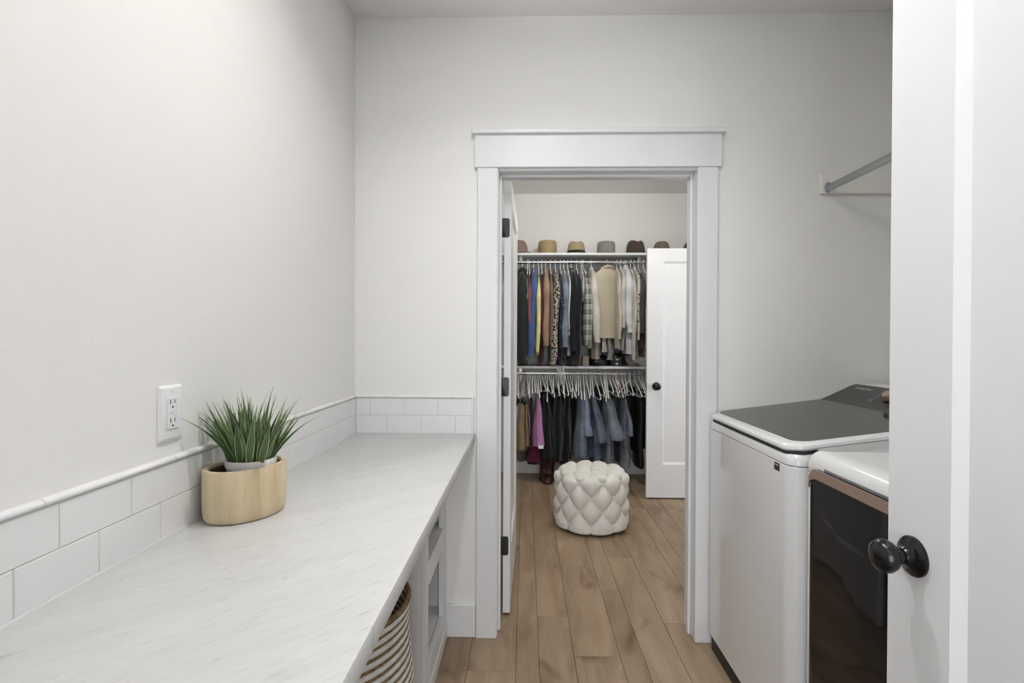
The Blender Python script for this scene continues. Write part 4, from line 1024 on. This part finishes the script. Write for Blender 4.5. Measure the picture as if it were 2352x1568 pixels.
draped('jeans', 'pale flared jeans with a frayed hem beside the leather jacket', 1437, 9, 1443, 34, 918, 1076, J4, 'jeans', fold=.2, yoff=.03)
draped('jeans', 'narrow pale blue jeans with a folded cuff beside the leather jacket', 1443, 9, 1455, 13, 916, 1003, Fb('denim_narrow', srgb(112, 132, 158), 'denim'), 'jeans', legs=1, yoff=-.01, rz=-.1)
draped('leather_jacket', 'black leather jacket at the right end of the lower rod', 1474, 14, 1475, 17, 918, 1078, plain('black_leather', (.012, .012, .013), .35, bmp=.2, bscale=60), 'jacket', legs=1)
draped('coat', 'black coat half hidden by the open white door', 1486, 18, 1487, 24, 900, 1032, Fb('black_coat', srgb(14, 14, 16)), legs=1, yoff=.05)
for px, wd, bot, lab, colr in ((1246, 30, 1048, 'black pleated skirt behind the orchid shirt', (17, 17, 21)), (1272, 34, 1040, 'black wool trousers between two longer black pairs', (19, 19, 23)), (1296, 30, 1046, 'dark navy slacks behind the black trousers', (19, 21, 30)), (1322, 28, 1050, 'midnight blue trousers behind the light blue jeans', (20, 23, 36)), (1382, 30, 1030, 'dark grey leggings behind the bootcut jeans', (34, 36, 44)), (1412, 26, 1036, 'slate trousers behind the faded jeans', (42, 44, 50)), (1434, 26, 1030, 'dark indigo slacks behind the pale flared jeans', (28, 32, 44)), (1462, 26, 1040, 'black slacks behind the leather jacket', (16, 16, 18))):
    draped('trousers', lab, px, wd*.7, px, wd, 892, bot, Fb('dark_%d' % px, srgb(*colr)), 'trousers', legs=1, yoff=.12, cy=.06, depth=.12)
rh = random.Random(5)
pxs = [1191, 1200, 1206, 1213, 1218, 1223, 1227.5, 1231, 1236, 1241, 1247, 1253, 1258, 1263, 1267, 1272, 1278, 1284, 1291, 1296, 1300, 1305, 1311, 1316, 1321, 1325, 1329, 1333, 1341, 1347, 1357, 1361, 1368, 1381, 1388, 1391, 1394, 1401, 1409, 1415, 1418, 1422, 1427, 1431, 1437, 1447, 1458, 1470, 1476]
ORD = ['first', 'second', 'third', 'fourth', 'fifth', 'sixth', 'seventh', 'eighth', 'ninth']
cnt = {}
for i, px in enumerate(pxs):
    tan = px in (1422, 1427) or px in (1200, 1206)
    near = min(LOWER, key=lambda q: abs(q[0]-px))[1]; key = (near, tan); k = cnt.get(key, 0); cnt[key] = k+1
    lab = ('blush' if tan else 'white')+' tube hanger on the lower rod, '+ORD[k]+' from left above the '+near
    hanger(X46(px, RODY), RODS[1], rh.uniform(-.11, .11), rh.uniform(-.08, .12), lab, 'hangers on the lower rod' if not tan else 'blush hangers on the lower rod', rh.randrange(3), tan)
hg = hanger(X46(1448, RODY), RODS[1], -.75, .05, 'white hanger twisted sideways near the leather jacket', 'hangers on the lower rod', 1)

# ------------------------------------------------------------------ odds and ends on the lower shelf and the floor
ZL = 1.0865
c = at_y(1345, 826, 4.78)
bx_ = thing('card_box', 'small cream striped box on the lower shelf under the plaid shirt', 'box', (c.x, 4.78, ZL))
obj('carton', box(c.x-.027, c.x+.027, 4.75, 4.81, ZL, ZL+.095, .001), plain('cream_card', srgb(206, 194, 158), .7), bx_)
obj('lower_band', box(c.x-.0275, c.x+.0275, 4.7495, 4.8105, ZL, ZL+.03), plain('grey_card', srgb(170, 168, 164), .7), bx_)
for q in (-.010, .012): obj('stripe', box(c.x+q-.0015, c.x+q+.0015, 4.7492, 4.7498, ZL+.03, ZL+.094), plain('brown_stripe', srgb(120, 104, 74), .7), bx_)
def pouch(name, lab, px, w_, h_, mat, d=.10, yc=4.84, rz=0, gather=True):
    x = at_y(px, 830, yc).x
    t = thing(name, lab, 'bag', (x, yc, ZL), rz)
    lobj('body', loft([(h_, 0, 0, w_*.22, d*.25, .1), (h_*.8, 0, 0, w_*.38, d*.38, .1), (h_*.45, 0, 0, w_*.5, d*.5, .08), (h_*.08, 0, 0, w_*.48, d*.5, .05), (0, 0, 0, w_*.42, d*.44, .02)], 14, int(px)), mat, t)
    bm = tube([(-w_*.25, 0, h_*.75), (-w_*.2, 0, h_*1.0), (0, 0, h_*1.12), (w_*.2, 0, h_*1.0), (w_*.25, 0, h_*.75)], .005, 6); lobj('strap', finish(bm, 'strap', True), mat, t)
PAT = plain('black_patent', (.008, .008, .009), .15, coat=.6, bmp=.3, bscale=14)
pouch('handbag', 'glossy black handbag on the lower shelf below the cream overshirt', 1376, .20, .10, PAT)
pouch('handbag', 'crumpled glossy black bag on the lower shelf below the knit sweater', 1424, .20, .12, PAT, yc=4.82)
x = at_y(1449, 826, 4.80).x
sh = thing('slipper', 'grey felt slipper leaning on the lower shelf below the white blouse', 'slipper', (x, 4.80, ZL), -.5)
MF = fabric('felt_slipper', srgb(150, 146, 142))
bm = loft([(.10, -.03, 0, .03, .045, .03), (.07, -.012, 0, .045, .05, .03), (.035, .01, 0, .055, .05, .02), (.008, .022, 0, .052, .045, 0), (0, .022, 0, .048, .042, 0)], 12, 3)
lobj('upper', bm, MF, sh)
lobj('sole', finish(rprism(-.035, .078, -.046, .046, .03, [(0, 0), (0, .006), (.002, .008)]), 'sole', True), fabric('slipper_sole', srgb(120, 116, 112)), sh)
# fringed scarf end hanging over the shelf edge
x0 = at_y(1287, 840, 4.70).x
sf = thing('fringed_scarf', 'white scarf fringe hanging over the lower shelf edge below the leopard dress', 'scarf', (x0, 4.69, ZL))
lobj('scarf_end', loft([(.09, 0, .02, .03, .012, .1), (.02, 0, .012, .032, .014, .1), (.006, 0, .0, .034, .016, .1)], 8, 2), Fb('navy_print', srgb(36, 42, 62)), sf)
for k in range(9):
    xx = -.034+.0085*k; e = -.10-.09*rh.random()
    lobj('tassel', finish(tube([(xx, .002, .012), (xx+rh.uniform(-.006, .006), -.010, -.03), (xx+rh.uniform(-.012, .012), -.012, e)], [.0028, .0024, .0016], 5), 'tassel', True), M_HANGER, sf)
# tall brown boots on the floor left of the ottoman
MB_ = plain('oxblood_leather', srgb(52, 24, 18), .45, var=.3, vscale=20, bmp=.3, bscale=40)
for px, rz, lab in ((1249, .25, 'dark oxblood leather boot on the closet floor, the left one of the pair'), (1263, -.2, 'dark oxblood leather boot on the closet floor, the one nearer the ottoman')):
    p = at_y(px, 1100, 4.86)
    t = thing('boot', lab, 'boot', (p.x, 4.86, 0), rz, 'pair of boots left of the ottoman')
    lobj('shaft', loft([(.30, .01, .01, .045, .06, .08), (.2, 0, 0, .046, .06, .06), (.1, 0, 0, .04, .05, .05), (.06, 0, -.01, .042, .06, .03), (.02, 0, -.03, .04, .09, 0)], 16, int(px)), MB_, t)
    lobj('toe', loft([(.07, 0, -.04, .02, .03, 0), (.05, 0, -.08, .036, .06, 0), (.02, 0, -.09, .04, .08, 0), (.006, 0, -.09, .04, .08, 0)], 8, 2), MB_, t)
    lobj('sole', finish(rprism(-.04, .04, -.17, .06, .035, [(0, 0), (0, .008)]), 'sole'), M_RUBBER, t)
